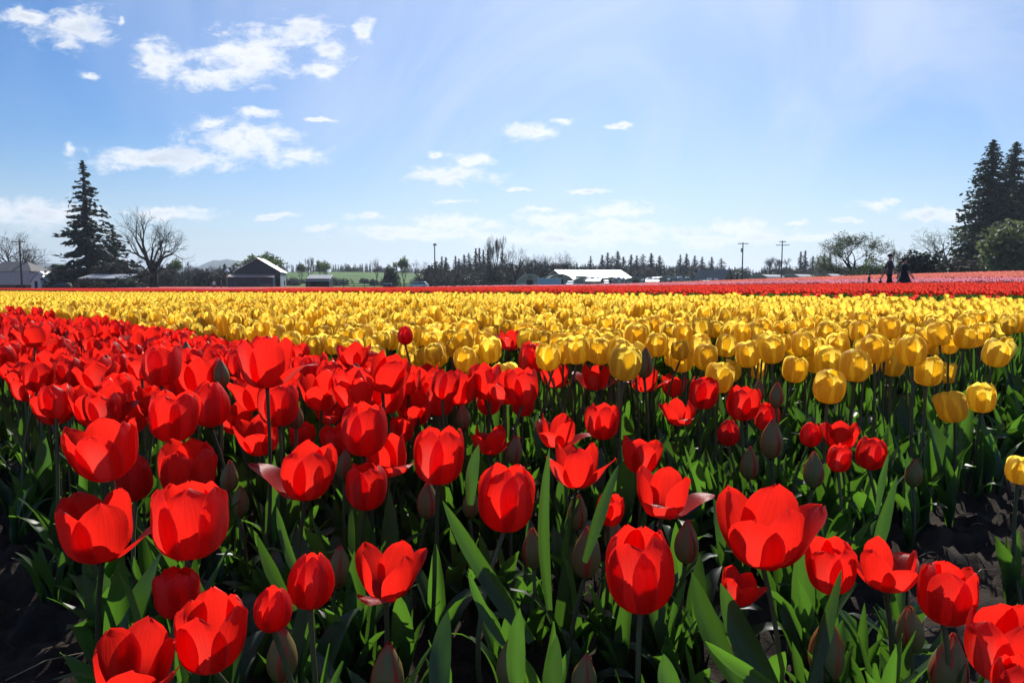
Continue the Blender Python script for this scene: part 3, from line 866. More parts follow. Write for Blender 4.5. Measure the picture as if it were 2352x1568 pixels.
for a in [((1018, 1148), (1225, 1470), 64, .90, .98, 8, .05), ((1264, 1028), (1262, 1400), 36, 1.05, 1.1, 10, .02), ((1422, 1068), (1340, 1290), 40, 1.0, 1.1, 10, -.03),
          ((1590, 1312), (1700, 1580), 72, .82, .86, 13, .04), ((1656, 1338), (1790, 1610), 84, .80, .84, 13, .04), ((1934, 1308), (1850, 1600), 54, .78, .84, 15, -.02),
          ((2062, 1090), (1990, 1330), 44, 1.15, 1.2, 15, -.02), ((636, 1162), (690, 1330), 34, 1.05, 1.1, 2, .03), ((1280, 1458), (1270, 1640), 62, .72, .74, 34, .0),
          ((1030, 1400), (1010, 1640), 70, .70, .78, 7, .03), ((2042, 1040), (2010, 1180), 26, 1.3, 1.35, 15, 0), ((590, 1225), (680, 1400), 46, .95, .98, 24, .03),
          ((1075, 1310), (1160, 1480), 34, .88, .9, 8, .02), ((1195, 1395), (1190, 1600), 60, .76, .78, 30, .02), ((1525, 1500), (1560, 1640), 70, .70, .72, 12, .02),
          ((1620, 1470), (1800, 1590), 50, .76, .74, 31, .05), ((1100, 1020), (1080, 1160), 38, 1.15, 1.2, 9, 0), ((440, 1300), (520, 1470), 30, .9, .95, 22, .04)]:
    blade(*a)

# rows run at 45 degrees: c = x + y counts across the rows, a = (y - x) along them
def bed_points(c0, c1, a0, a1, dens, seed):
    r_ = np.random.default_rng(seed)
    area = (c1 - c0) * (a1 - a0) / 2.0
    n = int(area * dens)
    c = r_.uniform(c0, c1, n); a = r_.uniform(a0, a1, n)
    return (c - a) / 2.0, (c + a) / 2.0, r_


def thin(xs_, ys_, r, keep_first=None):
    """drop points that crowd each other"""
    cell = {}
    out = []
    for i, (x, y) in enumerate(zip(xs_, ys_)):
        k = (int(x // r), int(y // r))
        ok = True
        for dx in (-1, 0, 1):
            for dy in (-1, 0, 1):
                for j in cell.get((k[0] + dx, k[1] + dy), ()):
                    if (xs_[j] - x) ** 2 + (ys_[j] - y) ** 2 < r * r:
                        ok = False
        if ok:
            cell.setdefault(k, []).append(i); out.append(i)
    return out


def in_view(px, py, margin=320):
    return -margin < px < 2352 + margin and py < 1568 + 300


cand = {'red': [], 'yellow': []}
for (c0, c1, a1, col, dens, rmin, seed) in ((.50, 1.08, 14, 'red', 260, .062, 1), (1.30, 1.92, 26, 'red', 260, .062, 2),
                                           (2.02, 2.72, 14, 'yellow', 260, .058, 3), (2.84, 3.54, 14, 'yellow', 260, .060, 4), (3.66, 4.36, 14, 'yellow', 240, .062, 5),
                                           (4.48, 5.18, 14, 'yellow', 220, .064, 6), (5.30, 6.0, 14, 'yellow', 220, .066, 7), (6.12, 6.82, 14, 'yellow', 200, .066, 8)):
    amin = .45 if col == 'red' else .92
    X, Y, r_ = bed_points(c0, c1, amin, a1, dens, seed)
    for i in thin(X, Y, rmin):
        x, y = X[i], Y[i]
        if y < .7:
            continue
        if col == 'red':
            h = r_.normal(.415, .030); kind = r_.choice(['open', 'cup', 'flare', 'closed', 'wide', 'bud', 'halfbud', 'oneflare'], p=[.20, .30, .11, .17, .03, .09, .05, .05])
            if kind == 'bud':
                h -= .03
            size = r_.uniform(.74, 1.0)
        else:
            h = r_.normal(.455, .026); kind = r_.choice(['egg', 'globe'], p=[.55, .45]); size = r_.uniform(.70, 1.04)
        z = gz(x, y) + h
        px, py, dep = project((x, y, z + .035))
        if not in_view(px, py):
            continue
        w = .085 * size * FPX / dep
        if dep < .9:
            continue
        if col == 'red':
            lim = 1000 if px < 1050 else (930 if px < 1500 else 900)
            if py > lim or (px < 230 and py > 925) or (px > 1620 and py > 850):
                continue
        elif py > 905 and px > 900:
            continue
        hit = False
        for hx, hy, hw, hd in taken:
            near = dep < hd + .12
            lim2 = (.52 if near else .30) * (hw + w) / 2 * (1.15 if near else 1)
            if abs(px - hx) < lim2 and abs(py - hy) < lim2 * 1.1:
                hit = True; break
        if hit:
            continue
        cand[col].append((dep, x, y, z, kind, size, px, py))

SEEDS = {'open': [2, 20, 40, 102], 'cup': [4, 7, 10, 103], 'flare': [8, 11, 39, 104], 'closed': [9, 36, 105], 'wide': [6, 14, 106], 'bud': [26, 27, 31], 'halfbud': [24, 25],
         'oneflare': [3, 37, 107], 'egg': [200, 202, 204, 206], 'globe': [201, 203, 205, 207]}
rest = {'red': [], 'yellow': []}
for col in ('red', 'yellow'):
    cand[col].sort(key=lambda t: t[0])
    for k, (dep, x, y, z, kind, size, px, py) in enumerate(cand[col]):
        inside = -60 < px < 2412
        if n_ind[col] < 300 and inside:
            bl = Bloom.get(kind, SEEDS[kind][k % len(SEEDS[kind])], col)
            grp = {'red': 'red tulips of the near beds', 'yellow': 'yellow tulips of the front rows'}[col]
            lab = None
            o = make_tulip(lab, grp, x, y, z - .03 * size, bl, size, (k * 2.399) % 6.28, R(abs(rng.normal(0, 9))), rng.uniform(0, 6.28), dep < (1.75 if col == 'red' else 2.1), 5000 + k,
                       nleaf=3 if dep < 2.5 else 2, name='tulip_bud' if kind == 'bud' else col + '_tulip')
            unnamed.append((dep, px, col, kind, o))
            n_ind[col] += 1
        else:
            rest[col].append((x, y, z, kind, size))

seen_ = {}
for dep, px, col, kind, o in sorted(unnamed, key=lambda t: t[0]):
    lm = next(nm for lim, nm in LANDMARK if px < lim)
    word = '%s %s' % (LOOK[kind], 'bud' if kind == 'bud' else col + ' tulip')
    n = seen_[(word, lm)] = seen_.get((word, lm), 0) + 1
    o['label'] = '%s, %s of its look in line below %s' % (word, ORD[min(n, 20) - 1], lm)

# ------------------------------------------------------------------ masses of tulips too many to count
def simple_tulip(kind, seed, col, h=.42, petals=(2, 4), leaf=(2, 5), nleaf=3):
    """one light mesh of a whole plant, bottom at the ground"""
    bv, bf, bu, bo = stack(bloom_petals(kind, seed, *petals))
    bv = bv + np.array([0, 0, h - .03])
    m_ = MB().tube([(0, 0, 0), (.006, .004, h * .5), (0, 0, h - .028)], [.005, .0042, .004], 4, False)
    sv = np.array([tuple(p) for p in m_.v]); sf = np.array(m_.f)
    su = np.tile([[.5, .5]], (len(sv), 1))
    parts = [(bv, bf, bu, bo), (sv, sf, su, np.zeros(len(sv)))]
    idx = [0] * len(bf) + [1] * len(sf)
    r_ = random.Random(seed * 3 + 1)
    for k in range(nleaf):
        sp2 = list(LEAFSPEC[r_.choice(LEAF_UP + [2])])
        v, f, u, o = leaf_arrays(seed + k, *sp2, nu=leaf[0], nv=leaf[1])
        a = r_.uniform(0, 6.28) + k * 2.2
        c, s = math.cos(a), math.sin(a)
        v = v @ np.array([[c, s, 0], [-s, c, 0], [0, 0, 1]]) * r_.uniform(.85, 1.1)
        parts.append((v, f, u, o)); idx += [2] * len(f)
    v, f, u, o = stack(parts)
    bm_ = M['bud'] if kind == 'bud' else M[col]
    return mesh('plant', v, f, [bm_, M['stem'], M['leaf']], idx, u, True, {'outer': o})


def scatter(name, label, cat, group_objs, pts, rots, scls, idx):
    """one object that stands its plants on points by geometry nodes"""
    coll = bpy.data.collections.new(name + '_kinds')
    for k, me in enumerate(group_objs):
        coll.objects.link(bpy.data.objects.new('%s_kind_%02d' % (name, k), me))
    me = bpy.data.meshes.new(name)
    me.from_pydata([tuple(p) for p in pts], [], [])
    for an, ty, dat in (('turn', 'FLOAT_VECTOR', rots), ('grow', 'FLOAT_VECTOR', scls), ('pick', 'INT', idx)):
        at_ = me.attributes.new(an, ty, 'POINT')
        arr = np.asarray(dat)
        at_.data.foreach_set('value' if ty == 'INT' else 'vector', arr.astype(np.int32 if ty == 'INT' else np.float32).ravel())
    o = obj(name, me)
    tag(o, label, cat, None, 'stuff')
    ng = bpy.data.node_groups.new(name + '_scatter', 'GeometryNodeTree')
    ng.interface.new_socket('Geometry', in_out='INPUT', socket_type='NodeSocketGeometry')
    ng.interface.new_socket('Geometry', in_out='OUTPUT', socket_type='NodeSocketGeometry')
    n, l = ng.nodes, ng.links
    gi, go = n.new('NodeGroupInput'), n.new('NodeGroupOutput')
    ci = n.new('GeometryNodeCollectionInfo'); ci.inputs['Collection'].default_value = coll
    ci.inputs['Separate Children'].default_value = True; ci.inputs['Reset Children'].default_value = True
    ip = n.new('GeometryNodeInstanceOnPoints'); ip.inputs['Pick Instance'].default_value = True
    def na(nm, ty):
        x = n.new('GeometryNodeInputNamedAttribute'); x.data_type = ty; x.inputs['Name'].default_value = nm
        return x.outputs['Attribute']
    l.new(gi.outputs[0], ip.inputs['Points']); l.new(ci.outputs[0], ip.inputs['Instance'])
    l.new(na('pick', 'INT'), ip.inputs['Instance Index']); l.new(na('turn', 'FLOAT_VECTOR'), ip.inputs['Rotation']); l.new(na('grow', 'FLOAT_VECTOR'), ip.inputs['Scale'])
    l.new(ip.outputs[0], go.inputs[0])
    md = o.modifiers.new('scatter', 'NODES'); md.node_group = ng
    return o


KINDS = {'red': ['open', 'cup', 'flare', 'closed', 'wide', 'bud', 'halfbud', 'oneflare'], 'yellow': ['egg', 'globe']}
for col in ('red', 'yellow'):
    meshes, where = [], {}
    for kd in KINDS[col]:
        for j in range(2 if col == 'red' else 4):
            where.setdefault(kd, []).append(len(meshes))
            meshes.append(simple_tulip(kd, SEEDS[kd][j % len(SEEDS[kd])], col))
    pts, rots, scls, idx = [], [], [], []
    for (x, y, z, kind, size) in rest[col]:
        g = gz(x, y)
        pts.append((x, y, g)); rots.append((rng.normal(0, .13), rng.normal(0, .13), rng.uniform(0, 6.28)))
        s = size * 1.0
        scls.append((s, s, (z - g) / .42)); idx.append(where[kind][rng.integers(len(where[kind]))])
    scatter('massed_%s_tulips' % col, {'red': 'dense mass of small red tulips in the rear of the red beds', 'yellow': 'dense mass of yellow tulips filling the bed behind the front rows'}[col],
            'tulips', meshes, pts, rots, scls, idx)

# loose blades filling the floor of the near beds
meshes = []
for k in range(6):
    parts, r_ = [], random.Random(k + 90)
    for j in range(4):
        v, f, u, o = leaf_arrays(300 + k * 7 + j, *LEAFSPEC[r_.choice(LEAF_UP + LEAF_LOW)], nu=4, nv=8)
        a = r_.uniform(0, 6.28); c, s = math.cos(a), math.sin(a)
        parts.append((v @ np.array([[c, s, 0], [-s, c, 0], [0, 0, 1]]) * r_.uniform(.7, 1.0), f, u, o))
    v, f, u, o = stack(parts)
    meshes.append(mesh('blades', v, f, M['leaf'], None, u))
pts, rots, scls, idx = [], [], [], []
for (c0, c1, amin, a1, dens, seed) in ((.42, 1.15, .12, 5, 100, 21), (1.26, 1.98, .22, 6, 100, 22), (2.0, 2.75, .70, 8, 110, 23), (2.84, 3.54, .62, 7, 80, 24), (3.66, 4.4, .55, 7, 70, 25),
                                     (4.48, 5.2, .45, 5, 55, 26), (5.3, 6.8, .4, 4, 50, 27)):
    X, Y, r_ = bed_points(c0, c1, amin, a1, dens, seed)
    for x, y in zip(X, Y):
        if y < .42 or math.hypot(x, y) < .5:
            continue
        pts.append((x, y, gz(x, y) - .01)); rots.append((0, 0, r_.uniform(0, 6.28)))
        s = r_.uniform(.56, .92) * (.78 if y < .75 else 1) * (1.2 if c0 >= 2 else 1)
        scls.append((s, s, s)); idx.append(r_.integers(6))
scatter('tulip_leaves', 'thick green undergrowth of tulip leaves covering the near beds', 'leaves', meshes, pts, rots, scls, idx)


# strips of the far bands: one metre of bed, many small blooms, shared between all strips of a band
def cup_arrays(r_, squat=1.0):
    rings = [(.010, 0), (.034, .018), (.040, .042), (.030, .066)]
    n = 6
    a0 = r_.uniform(0, 6.28)
    v = [(q * math.cos(a0 + k * 2 * math.pi / n), q * math.sin(a0 + k * 2 * math.pi / n), z * squat + (0.006 if i == 3 and k % 2 else 0)) for i, (q, z) in enumerate(rings) for k in range(n)]
    f = [(i * n + k, i * n + (k + 1) % n, (i + 1) * n + (k + 1) % n, (i + 1) * n + k) for i in range(3) for k in range(n)]
    return np.array(v), np.array(f)


def strip_mesh(col, seed, width, length, n, h, coarse=False):
    r_ = random.Random(seed)
    parts, idx = [], []
    for _ in range(n):
        x, y = r_.uniform(-length / 2, length / 2), r_.uniform(-width / 2, width / 2)
        s = r_.uniform(.8, 1.1) * (1.25 if coarse else 1)
        hh = h + r_.gauss(0, .03)
        v, f = cup_arrays(r_)
        v = v * s + np.array([x, y, hh - .03])
        parts.append((v, f, np.tile([[.5, .6]], (len(v), 1)), np.zeros(len(v)))); idx += [0] * len(f)
        for k in range(2 if not coarse else 1):
            a = r_.uniform(0, 6.28); c, s2 = math.cos(a), math.sin(a); w = .03; L = r_.uniform(.6, .92) * h
            dx, dy = c * .10, s2 * .10
            lv = np.array([(x - s2 * w, y + c * w, 0), (x + s2 * w, y - c * w, 0), (x + dx + s2 * w * .25, y + dy - c * w * .25, L), (x + dx - s2 * w * .25, y + dy + c * w * .25, L)])
            parts.append((lv, np.array([(0, 1, 2, 3)]), np.tile([[.5, .5]], (4, 1)), np.zeros(4))); idx += [1]
    v, f, u, o = stack([p for p in parts])
    return mesh('strip', v, f, [M[col], M['leaf']], idx, u, True, {'outer': o})


def band(name, label, col, c0, c1, h, n, pitch=1.05, fill=.86, amin=.9, start=0.0, coarse=False, amax=330):
    meshes = [strip_mesh(col, 40 + k, pitch / math.sqrt(2) * fill, 1.0, n, h, coarse) for k in range(5)]
    pts, rots, scls, idx = [], [], [], []
    r_ = np.random.default_rng(int(c0 * 10))
    c = c0 + pitch / 2
    while c < c1:
        a = amin
        while a < amax:
            x, y = (c - a) / 2, (c + a) / 2
            a += math.sqrt(2)
            if y < 1 or math.hypot(x, y) < start:
                continue
            px, py, dep = project((x, y, gz(x, y) + h))
            if -330 < px < 2700 and dep < 170:
                e = .2
                sl = math.atan((gz(x - e, y + e) - gz(x + e, y - e)) / (2 * e * math.sqrt(2)))
                pts.append((x, y, gz(x, y))); rots.append((0, 0, R(135) + (math.pi if r_.random() < .5 else 0)))
                scls.append((1.0, 1.0, 1)); idx.append(r_.integers(5))
        c += pitch
    return scatter(name, label, 'tulips', meshes, pts, rots, scls, idx)


band('rear_yellow_tulips', 'rear part of the yellow tulip bed fading into a solid yellow band', 'yellow', 6.9, 13.5, .445, 64, pitch=.82, fill=.95)
# the first yellow beds go on towards the far side where single plants cannot be told apart
band('distant_yellow_tulips', 'thin far end of the first yellow beds running off towards the farmhouse', 'yellow', 2.02, 6.9, .455, 64, pitch=.82, fill=.95, amin=14.2)
band('distant_red_tulips', 'thin far end of the near red beds running off beside the yellow ones', 'red', 1.30, 1.95, .415, 50, pitch=.62, fill=1.0, amin=26.2)
band('scarlet_tulip_band', 'broad scarlet band of tulips behind the yellow bed', 'scarlet', 25.0, 44.0, .42, 44, pitch=1.2, fill=.8)
band('pink_tulip_band', 'narrow pale pink band of tulips behind the scarlet band', 'pink', 50.0, 58.0, .42, 38, pitch=1.3, fill=.8, coarse=True)
band('coral_tulip_band', 'coral band of tulips along the far side of the field', 'coral', 61.0, 92.0, .42, 38, pitch=1.3, fill=.8, coarse=True)

# stray red blooms in the front of the scarlet band and by the yellow bed
meshes = [simple_tulip(k, s, 'scarlet') for k, s in (('cup', 4), ('open', 2), ('closed', 9))]
pts, rots, scls, idx = [], [], [], []
X, Y, r_ = bed_points(18, 25.0, .9, 60, 1.5, 77)
for x, y in zip(X, Y):
    pts.append((x, y, gz(x, y))); rots.append((0, 0, r_.uniform(0, 6.28))); s = r_.uniform(.8, 1); scls.append((s, s, r_.uniform(.75, 1))); idx.append(r_.integers(3))
scatter('stray_red_tulips', 'scattered red tulips in the strip between yellow bed and scarlet band', 'tulips', meshes, pts, rots, scls, idx)

# straw and stalk litter on the bare soil
M['straw'] = plain('straw', (0.26, 0.20, 0.12), 0.8, vary=.3)
sm = []
for k in range(3):
    r2 = random.Random(k)
    L = r2.uniform(.05, .14)
    sm.append(MB().tube([(0, 0, .004), (L * .5, r2.uniform(-.01, .01), .012), (L, r2.uniform(-.02, .02), .005)], [.0018, .0016, .001], 4).mesh('straw', M['straw'], True))
pts, rots, scls, idx = [], [], [], []
r_ = np.random.default_rng(4)
for _ in range(900):
    x, y = r_.uniform(-3.0, 4.5), r_.uniform(.25, 5)
    if (x + y < .40 or y - x < .75) and r_.random() < .8:
        z = float(clods(np.array([[x]]), np.array([[y]]))[0, 0])
        pts.append((x, y, z + .012)); rots.append((r_.normal(0, .15), r_.normal(0, .15), r_.normal(R(40), .5))); s = r_.uniform(.5, 1.2); scls.append((s, s, s)); idx.append(r_.integers(3))
scatter('straw_litter', 'bits of dry straw strewn on the dark bare soil', 'straw', sm, pts, rots, scls, idx)

# ------------------------------------------------------------------ trees
M['bark'] = plain('bark', (0.026, 0.021, 0.018), 0.9, 0.2, vary=.35, scale=4, stretch=(3, 3, .6))
M['bark_grey'] = plain('bark_grey', (0.13, 0.115, 0.10), 0.9, 0.2, vary=.3, scale=4, stretch=(3, 3, .6))
M['needle'] = leaf_mat('conifer_needles', (0.010, 0.021, 0.015), (0.014, 0.035, 0.016), .7, .2, False)
M['sequoia'] = leaf_mat('sequoia_needles', (0.020, 0.038, 0.026), (0.03, 0.06, 0.025), .7, .2, False)
M['fresh'] = leaf_mat('spring_leaves', (0.075, 0.115, 0.035), (0.16, 0.24, 0.06), .6, .45, False)
M['willow'] = leaf_mat('willow_leaves', (0.085, 0.110, 0.050), (0.15, 0.20, 0.075), .6, .4, False)
M['evergreen'] = leaf_mat('evergreen_leaves', (0.016, 0.030, 0.018), (0.03, 0.06, 0.02), .6, .2, False)
M['twig'] = leaf_mat('twigs', (0.075, 0.060, 0.045), (0.06, 0.05, 0.03), .9, .2, False)


def quads(cent, ax, wd, rs):
    """leaf-like quads: centres (n,3), long axes (n,3), half widths (n)"""
    n = len(cent)
    rnd = rs.normal(size=(n, 3))
    sd = np.cross(ax, rnd)
    sd /= np.linalg.norm(sd, axis=1, keepdims=True) + 1e-9
    sd *= wd[:, None]
    v = np.stack([cent - ax * .5, cent + sd - ax * .05, cent + ax * .5, cent - sd - ax * .05], 1).reshape(-1, 3)
    f = np.arange(4 * n).reshape(-1, 4)
    return v, f


def conifer(seed, nb, per, width, droop, lo=.06, power=.85, mat='needle', ragged=.35, leafsize=.05, upsweep=0.0):
    """unit-height conifer: trunk and crown meshes"""
    rs = np.random.default_rng(seed)
    trunk = MB().tube([(0, 0, 0), (0, 0, .3), (.004, 0, .7), (0, 0, .98)], [.016, .012, .006, .001], 7).mesh('trunk', M['bark'], True)
    C, A, Wd = [], [], []
    for k in range(nb):
        t = lo + (1 - lo) * (k + rs.uniform()) / nb
        L = width * ((1 - t) ** power) * (1 - ragged * rs.uniform()) * (1.25 if rs.uniform() < .06 else 1) + .006
        if t < .16:
            L *= .55 + 2.8 * (t - lo)
        az = rs.uniform(0, 2 * math.pi)
        d = np.array([math.cos(az), math.sin(az), 0])
        m_ = max(3, int(per * (L / width) + 2))
        s = (np.arange(m_) + rs.uniform(size=m_)) / m_
        p = d[None] * (s * L)[:, None]
        p[:, 2] = t + (-droop * s + upsweep * s ** 2 + .05 * rs.normal(size=m_) * s) * L
        p += rs.normal(0, .10 * L, (m_, 3)) * s[:, None] * np.array([1, 1, .45])
        ax = d[None] + rs.normal(0, .55, (m_, 3))
        ax[:, 2] -= droop * .8
        ax /= np.linalg.norm(ax, axis=1, keepdims=True)
        sz = leafsize * rs.uniform(.6, 1.3, m_) * (.55 + .7 * (1 - t))
        C.append(p); A.append(ax * sz[:, None]); Wd.append(sz * .26)
    # leader
    m_ = 14
    p = np.zeros((m_, 3)); p[:, 2] = 1 - np.linspace(0, .09, m_)
    ax = rs.normal(0, 1, (m_, 3)); ax[:, 2] += .6; ax /= np.linalg.norm(ax, axis=1, keepdims=True)
    C.append(p); A.append(ax * leafsize * .45); Wd.append(np.full(m_, leafsize * .12))
    v, f = quads(np.concatenate(C), np.concatenate(A), np.concatenate(Wd), rs)
    return trunk, mesh('crown', v, f, M[mat], smooth=False)


def bare(seed, spread=1.0, levels=6, upright=.15, trunk_h=.22, r0=.028, nsplit=(2, 4), twigs=True, leafmat=None, nleaf=0, leafsize=.02, mat='bark', low_limbs=0, crownmat='twig', decay=(.62, .86)):
    """unit-height deciduous tree grown by repeated forking; the thin twigs make the crown mesh"""
    rs = random.Random(seed)
    tr, tw, ends = MB(), [], []
    def grow(p, d, L, r, lev):
        n = 3 if lev < levels - 2 else 2
        pts, rad = [p], [r]
        for i in range(n):
            d = (d + Vector((rs.gauss(0, .16), rs.gauss(0, .16), rs.gauss(0, .12) + upright * .25))).normalized()
            p = p + d * (L / n)
            pts.append(p); rad.append(r * (1 - .32 * (i + 1) / n))
        if lev < levels - 2:
            tr.tube(pts, rad, 6 if lev < 2 else 4, False)
        else:
            tw.append((pts, rad))
        if lev >= levels:
            ends.append((p, d))
            return
        if lev >= levels - 1:
            ends.append((p, d))
        for j in range(rs.randint(*nsplit)):
            ax = Vector((rs.gauss(0, 1), rs.gauss(0, 1), rs.gauss(0, .6))).normalized()
            side = (ax - d * ax.dot(d)).normalized()
            k = rs.uniform(.35, 1.0) * spread
            nd = (d + side * k + Vector((0, 0, upright * .4))).normalized()
            grow(pts[-1] if j < 2 else pts[-2], nd, L * rs.uniform(*decay), rad[-1] * rs.uniform(.55, .78), lev + 1)
    d0 = Vector((rs.gauss(0, .06), rs.gauss(0, .06), 1)).normalized()
    tr.tube([(0, 0, -.02), (0, 0, 0.0), d0 * trunk_h * .5, d0 * trunk_h], [r0 * 1.5, r0 * 1.3, r0 * 1.05, r0], 8, False)
    for j in range(3 + (low_limbs > 0)):
        a = rs.uniform(0, 6.28) + j * 2.1
        grow(d0 * trunk_h * (1 if j < 3 else .8), Vector((math.cos(a) * .75 * spread, math.sin(a) * .75 * spread, 1)).normalized(), .25, r0 * .72, 1)
    for j in range(low_limbs):
        a = rs.uniform(0, 6.28)
        grow(d0 * trunk_h * rs.uniform(.6, .9), Vector((math.cos(a), math.sin(a), .25)).normalized(), .20, r0 * .5, 2)
    crown = MB()
    for pts, rad in tw:
        crown.tube(pts, [max(q, .0011) for q in rad], 3, False)
    allz = [q[2] for q in crown.v] + [q[2] for q in tr.v]
    top = np.percentile(allz, 99.8)
    k = 1.0 / top
    trv = np.array([tuple(q) for q in tr.v]) * k
    tm = mesh('trunk', trv, tr.f, M[mat], smooth=True)
    cv = np.array([tuple(q) for q in crown.v]) * k
    cf = [tuple(q) for q in crown.f]
    mats = [M[crownmat if mat == 'bark' else mat]]
    idx = [0] * len(cf)
    cv_all, cf_all = cv, cf
    if nleaf:
        rn = np.random.default_rng(seed)
        e = np.array([tuple(q) for q, _ in ends]) * k
        pick = rn.integers(0, len(e), nleaf)
        c = e[pick] + rn.normal(0, .018, (nleaf, 3))
        ax = rn.normal(0, 1, (nleaf, 3)); ax[:, 2] -= .3
        ax /= np.linalg.norm(ax, axis=1, keepdims=True)
        sz = leafsize * rn.uniform(.5, 1.3, nleaf)
        v, f = quads(c, ax * sz[:, None], sz * .33, rn)
        cf_all = cf + [tuple(q) for q in (f + len(cv))]
        cv_all = np.concatenate([cv, v])
        idx += [1] * len(f); mats.append(M[leafmat])
    return tm, mesh('crown', cv_all, cf_all, mats, idx, smooth=False)


def shrub(seed, mat, n=1800, leafsize=.09, flat=1.0, conical=0.0):
    """unit-height bush: short stems and leaf clumps packed in an uneven dome"""
    rs = np.random.default_rng(seed)
    st = MB()
    for k in range(6):
        a = rs.uniform(0, 6.28); q = rs.uniform(.1, .3)
        st.tube([(0.02 * math.cos(a), .02 * math.sin(a), 0), (q * math.cos(a) * .5, q * math.sin(a) * .5, .3), (q * math.cos(a), q * math.sin(a), .6)], [.02, .014, .006], 5, False)
    lob = rs.normal(size=(26, 3)); lob[:, 2] = np.abs(lob[:, 2])
    lob /= np.linalg.norm(lob, axis=1, keepdims=True)
    C = []
    lr = rs.uniform(.62, 1.12, 26)
    for i in range(n):
        li = rs.integers(26)
        d = lob[li] + rs.normal(0, .24, 3)
        d[2] = abs(d[2]); d /= np.linalg.norm(d)
        q = rs.uniform(.25, 1.0) ** .5 * lr[li]
        h = d[2] * q
        wd = .5 * (1 - conical * h)
        C.append((d[0] * q * wd, d[1] * q * wd, .04 + .92 * h * flat))
    C = np.array(C)
    ax = rs.normal(size=(n, 3)); ax /= np.linalg.norm(ax, axis=1, keepdims=True)
    sz = leafsize * rs.uniform(.5, 1.2, n)
    v, f = quads(C, ax * sz[:, None], sz * .4, rs)
    return st.mesh('trunk', M['bark'], True), mesh('crown', v, f, M[mat], smooth=False)


TREE = {
    'conifer': [conifer(11 + k, 150, 10, w, dr, .04, pw, leafsize=.055, ragged=rg) for k, (w, dr, pw, rg) in enumerate(((.17, .35, .8, .5), (.13, .3, 1.1, .4), (.23, .45, .6, .6), (.15, .2, .9, .7)))],
    'bare': [bare(21, .95, 6, .3), bare(24, 1.1, 6, .2), bare(27, .8, 6, .5)],
    'poplar': [bare(31, .34, 6, 1.1, .10, .02, (2, 4), mat='bark'), bare(33, .42, 6, .9, .12, .02, (2, 4))],
    'leafing': [bare(41, .9, 5, .35, .16, .022, leafmat='fresh', nleaf=2600, leafsize=.045), bare(43, .7, 5, .6, .14, .022, leafmat='fresh', nleaf=2400, leafsize=.045)],
    'bush': [shrub(51, 'evergreen'), shrub(52, 'evergreen', flat=1.0, conical=.4)],
    'thicket': [shrub(61, 'twig', 2200, .10), shrub(62, 'twig', 2200, .10)],
}
SPRUCE = conifer(71, 250, 24, .30, .30, .05, .95, leafsize=.050, ragged=.55, upsweep=.12)
CEDAR = conifer(72, 170, 16, .34, .15, .05, .7, leafsize=.07, ragged=.6)
SEQ = [conifer(s_, 760, 22, .235, .22, .03, .68, 'sequoia', leafsize=.034, ragged=.30) for s_ in (73, 74)]
OAK = bare(86, 1.0, 6, .10, .22, .058, (2, 4), low_limbs=3, crownmat='bark', decay=(.66, .88))
WILLOW = bare(97, .95, 6, .25, .14, .024, (2, 4), leafmat='willow', nleaf=6500, leafsize=.022, low_limbs=4)
BIGBARE = bare(94, 1.15, 6, .12, .20, .036, (2, 3), mat='bark_grey', leafmat='fresh', nleaf=500, leafsize=.02)
WILLOWBUSH = shrub(96, 'willow', 4200, .075)
ROUNDBUSH = shrub(97, 'evergreen', 3200, .085)


def mesh_w(m_):
    n = len(m_.vertices); a = np.empty(n * 3); m_.vertices.foreach_get('co', a); a = a.reshape(-1, 3)
    return 2 * np.percentile(np.abs(a[:, 0]), 97)


def plant_tree(name, label, parts, dx, dtop, d, width=None, rz=0.0, group=None, sink=.1):
    p = at(dx, dtop, d)
    g = gz(p.x, p.y) - sink
    h = p.z - g
    s = h
    sx = s
    if width:
        sx = width * d / FPX / max(mesh_w(parts[1]), 1e-3)
    o = thing(name, label, 'tree' if 'shrub' not in name and 'bush' not in name else 'shrub', (p.x, p.y, g), rz, group)
    o.scale = (sx, sx, s)
    for nm, me in zip(('trunk', 'crown'), parts):
        obj(nm, me, o)
    return o


plant_tree('spruce_tree', 'tall ragged dark spruce towering over the farm buildings', SPRUCE, 190, 369, 140, 104, .4)
plant_tree('cedar_tree', 'broad dark evergreen close beside the tall ragged spruce', CEDAR, 258, 517, 150, 84, 1.0)
plant_tree('oak_tree', 'large leafless oak with a leaning trunk beside the spruce', OAK, 346, 480, 140, 160, 2.2)
plant_tree('sequoia_tree', 'massive pointed evergreen, taller of the twin giants by the field side', SEQ[0], 2282, 322, 118, 112, 0)
plant_tree('sequoia_tree', 'massive pointed evergreen cut by the picture side, behind its taller twin', SEQ[1], 2334, 327, 124, 112, 1.3)
plant_tree('willow_tree', 'loose light green leafing tree standing apart near the walking couple', WILLOW, 1966, 536, 105, 165, .6)
plant_tree('leafing_shrub', 'loose olive shrub at the foot of the light green leafing tree', shrub(98, 'willow', 1800, .07), 1995, 592, 100, 95, .2)
plant_tree('bare_tree', 'wide pale bare tree beside the giant evergreens', BIGBARE, 2182, 522, 104, 110, .2)
plant_tree('willow_shrub', 'big rounded yellow-green shrub in front of the giant evergreens', WILLOWBUSH, 2318, 508, 92, 130, .2)
plant_tree('round_shrub', 'dark rounded evergreen shrub just behind the walking couple', ROUNDBUSH, 2112, 567, 84, 92, .2)
plant_tree('thicket_shrub', 'brownish twiggy thicket under the wide pale bare tree', TREE['thicket'][0], 2180, 590, 98, 120, .2)
plant_tree('thicket_shrub', 'brownish twiggy thicket at the foot of the giant evergreens', TREE['thicket'][1], 2240, 585, 100, 120, 1.2)
plant_tree('thicket_shrub', 'brown twiggy shrub mound between spruce and oak', TREE['thicket'][0], 262, 588, 136, 110, 2.2)
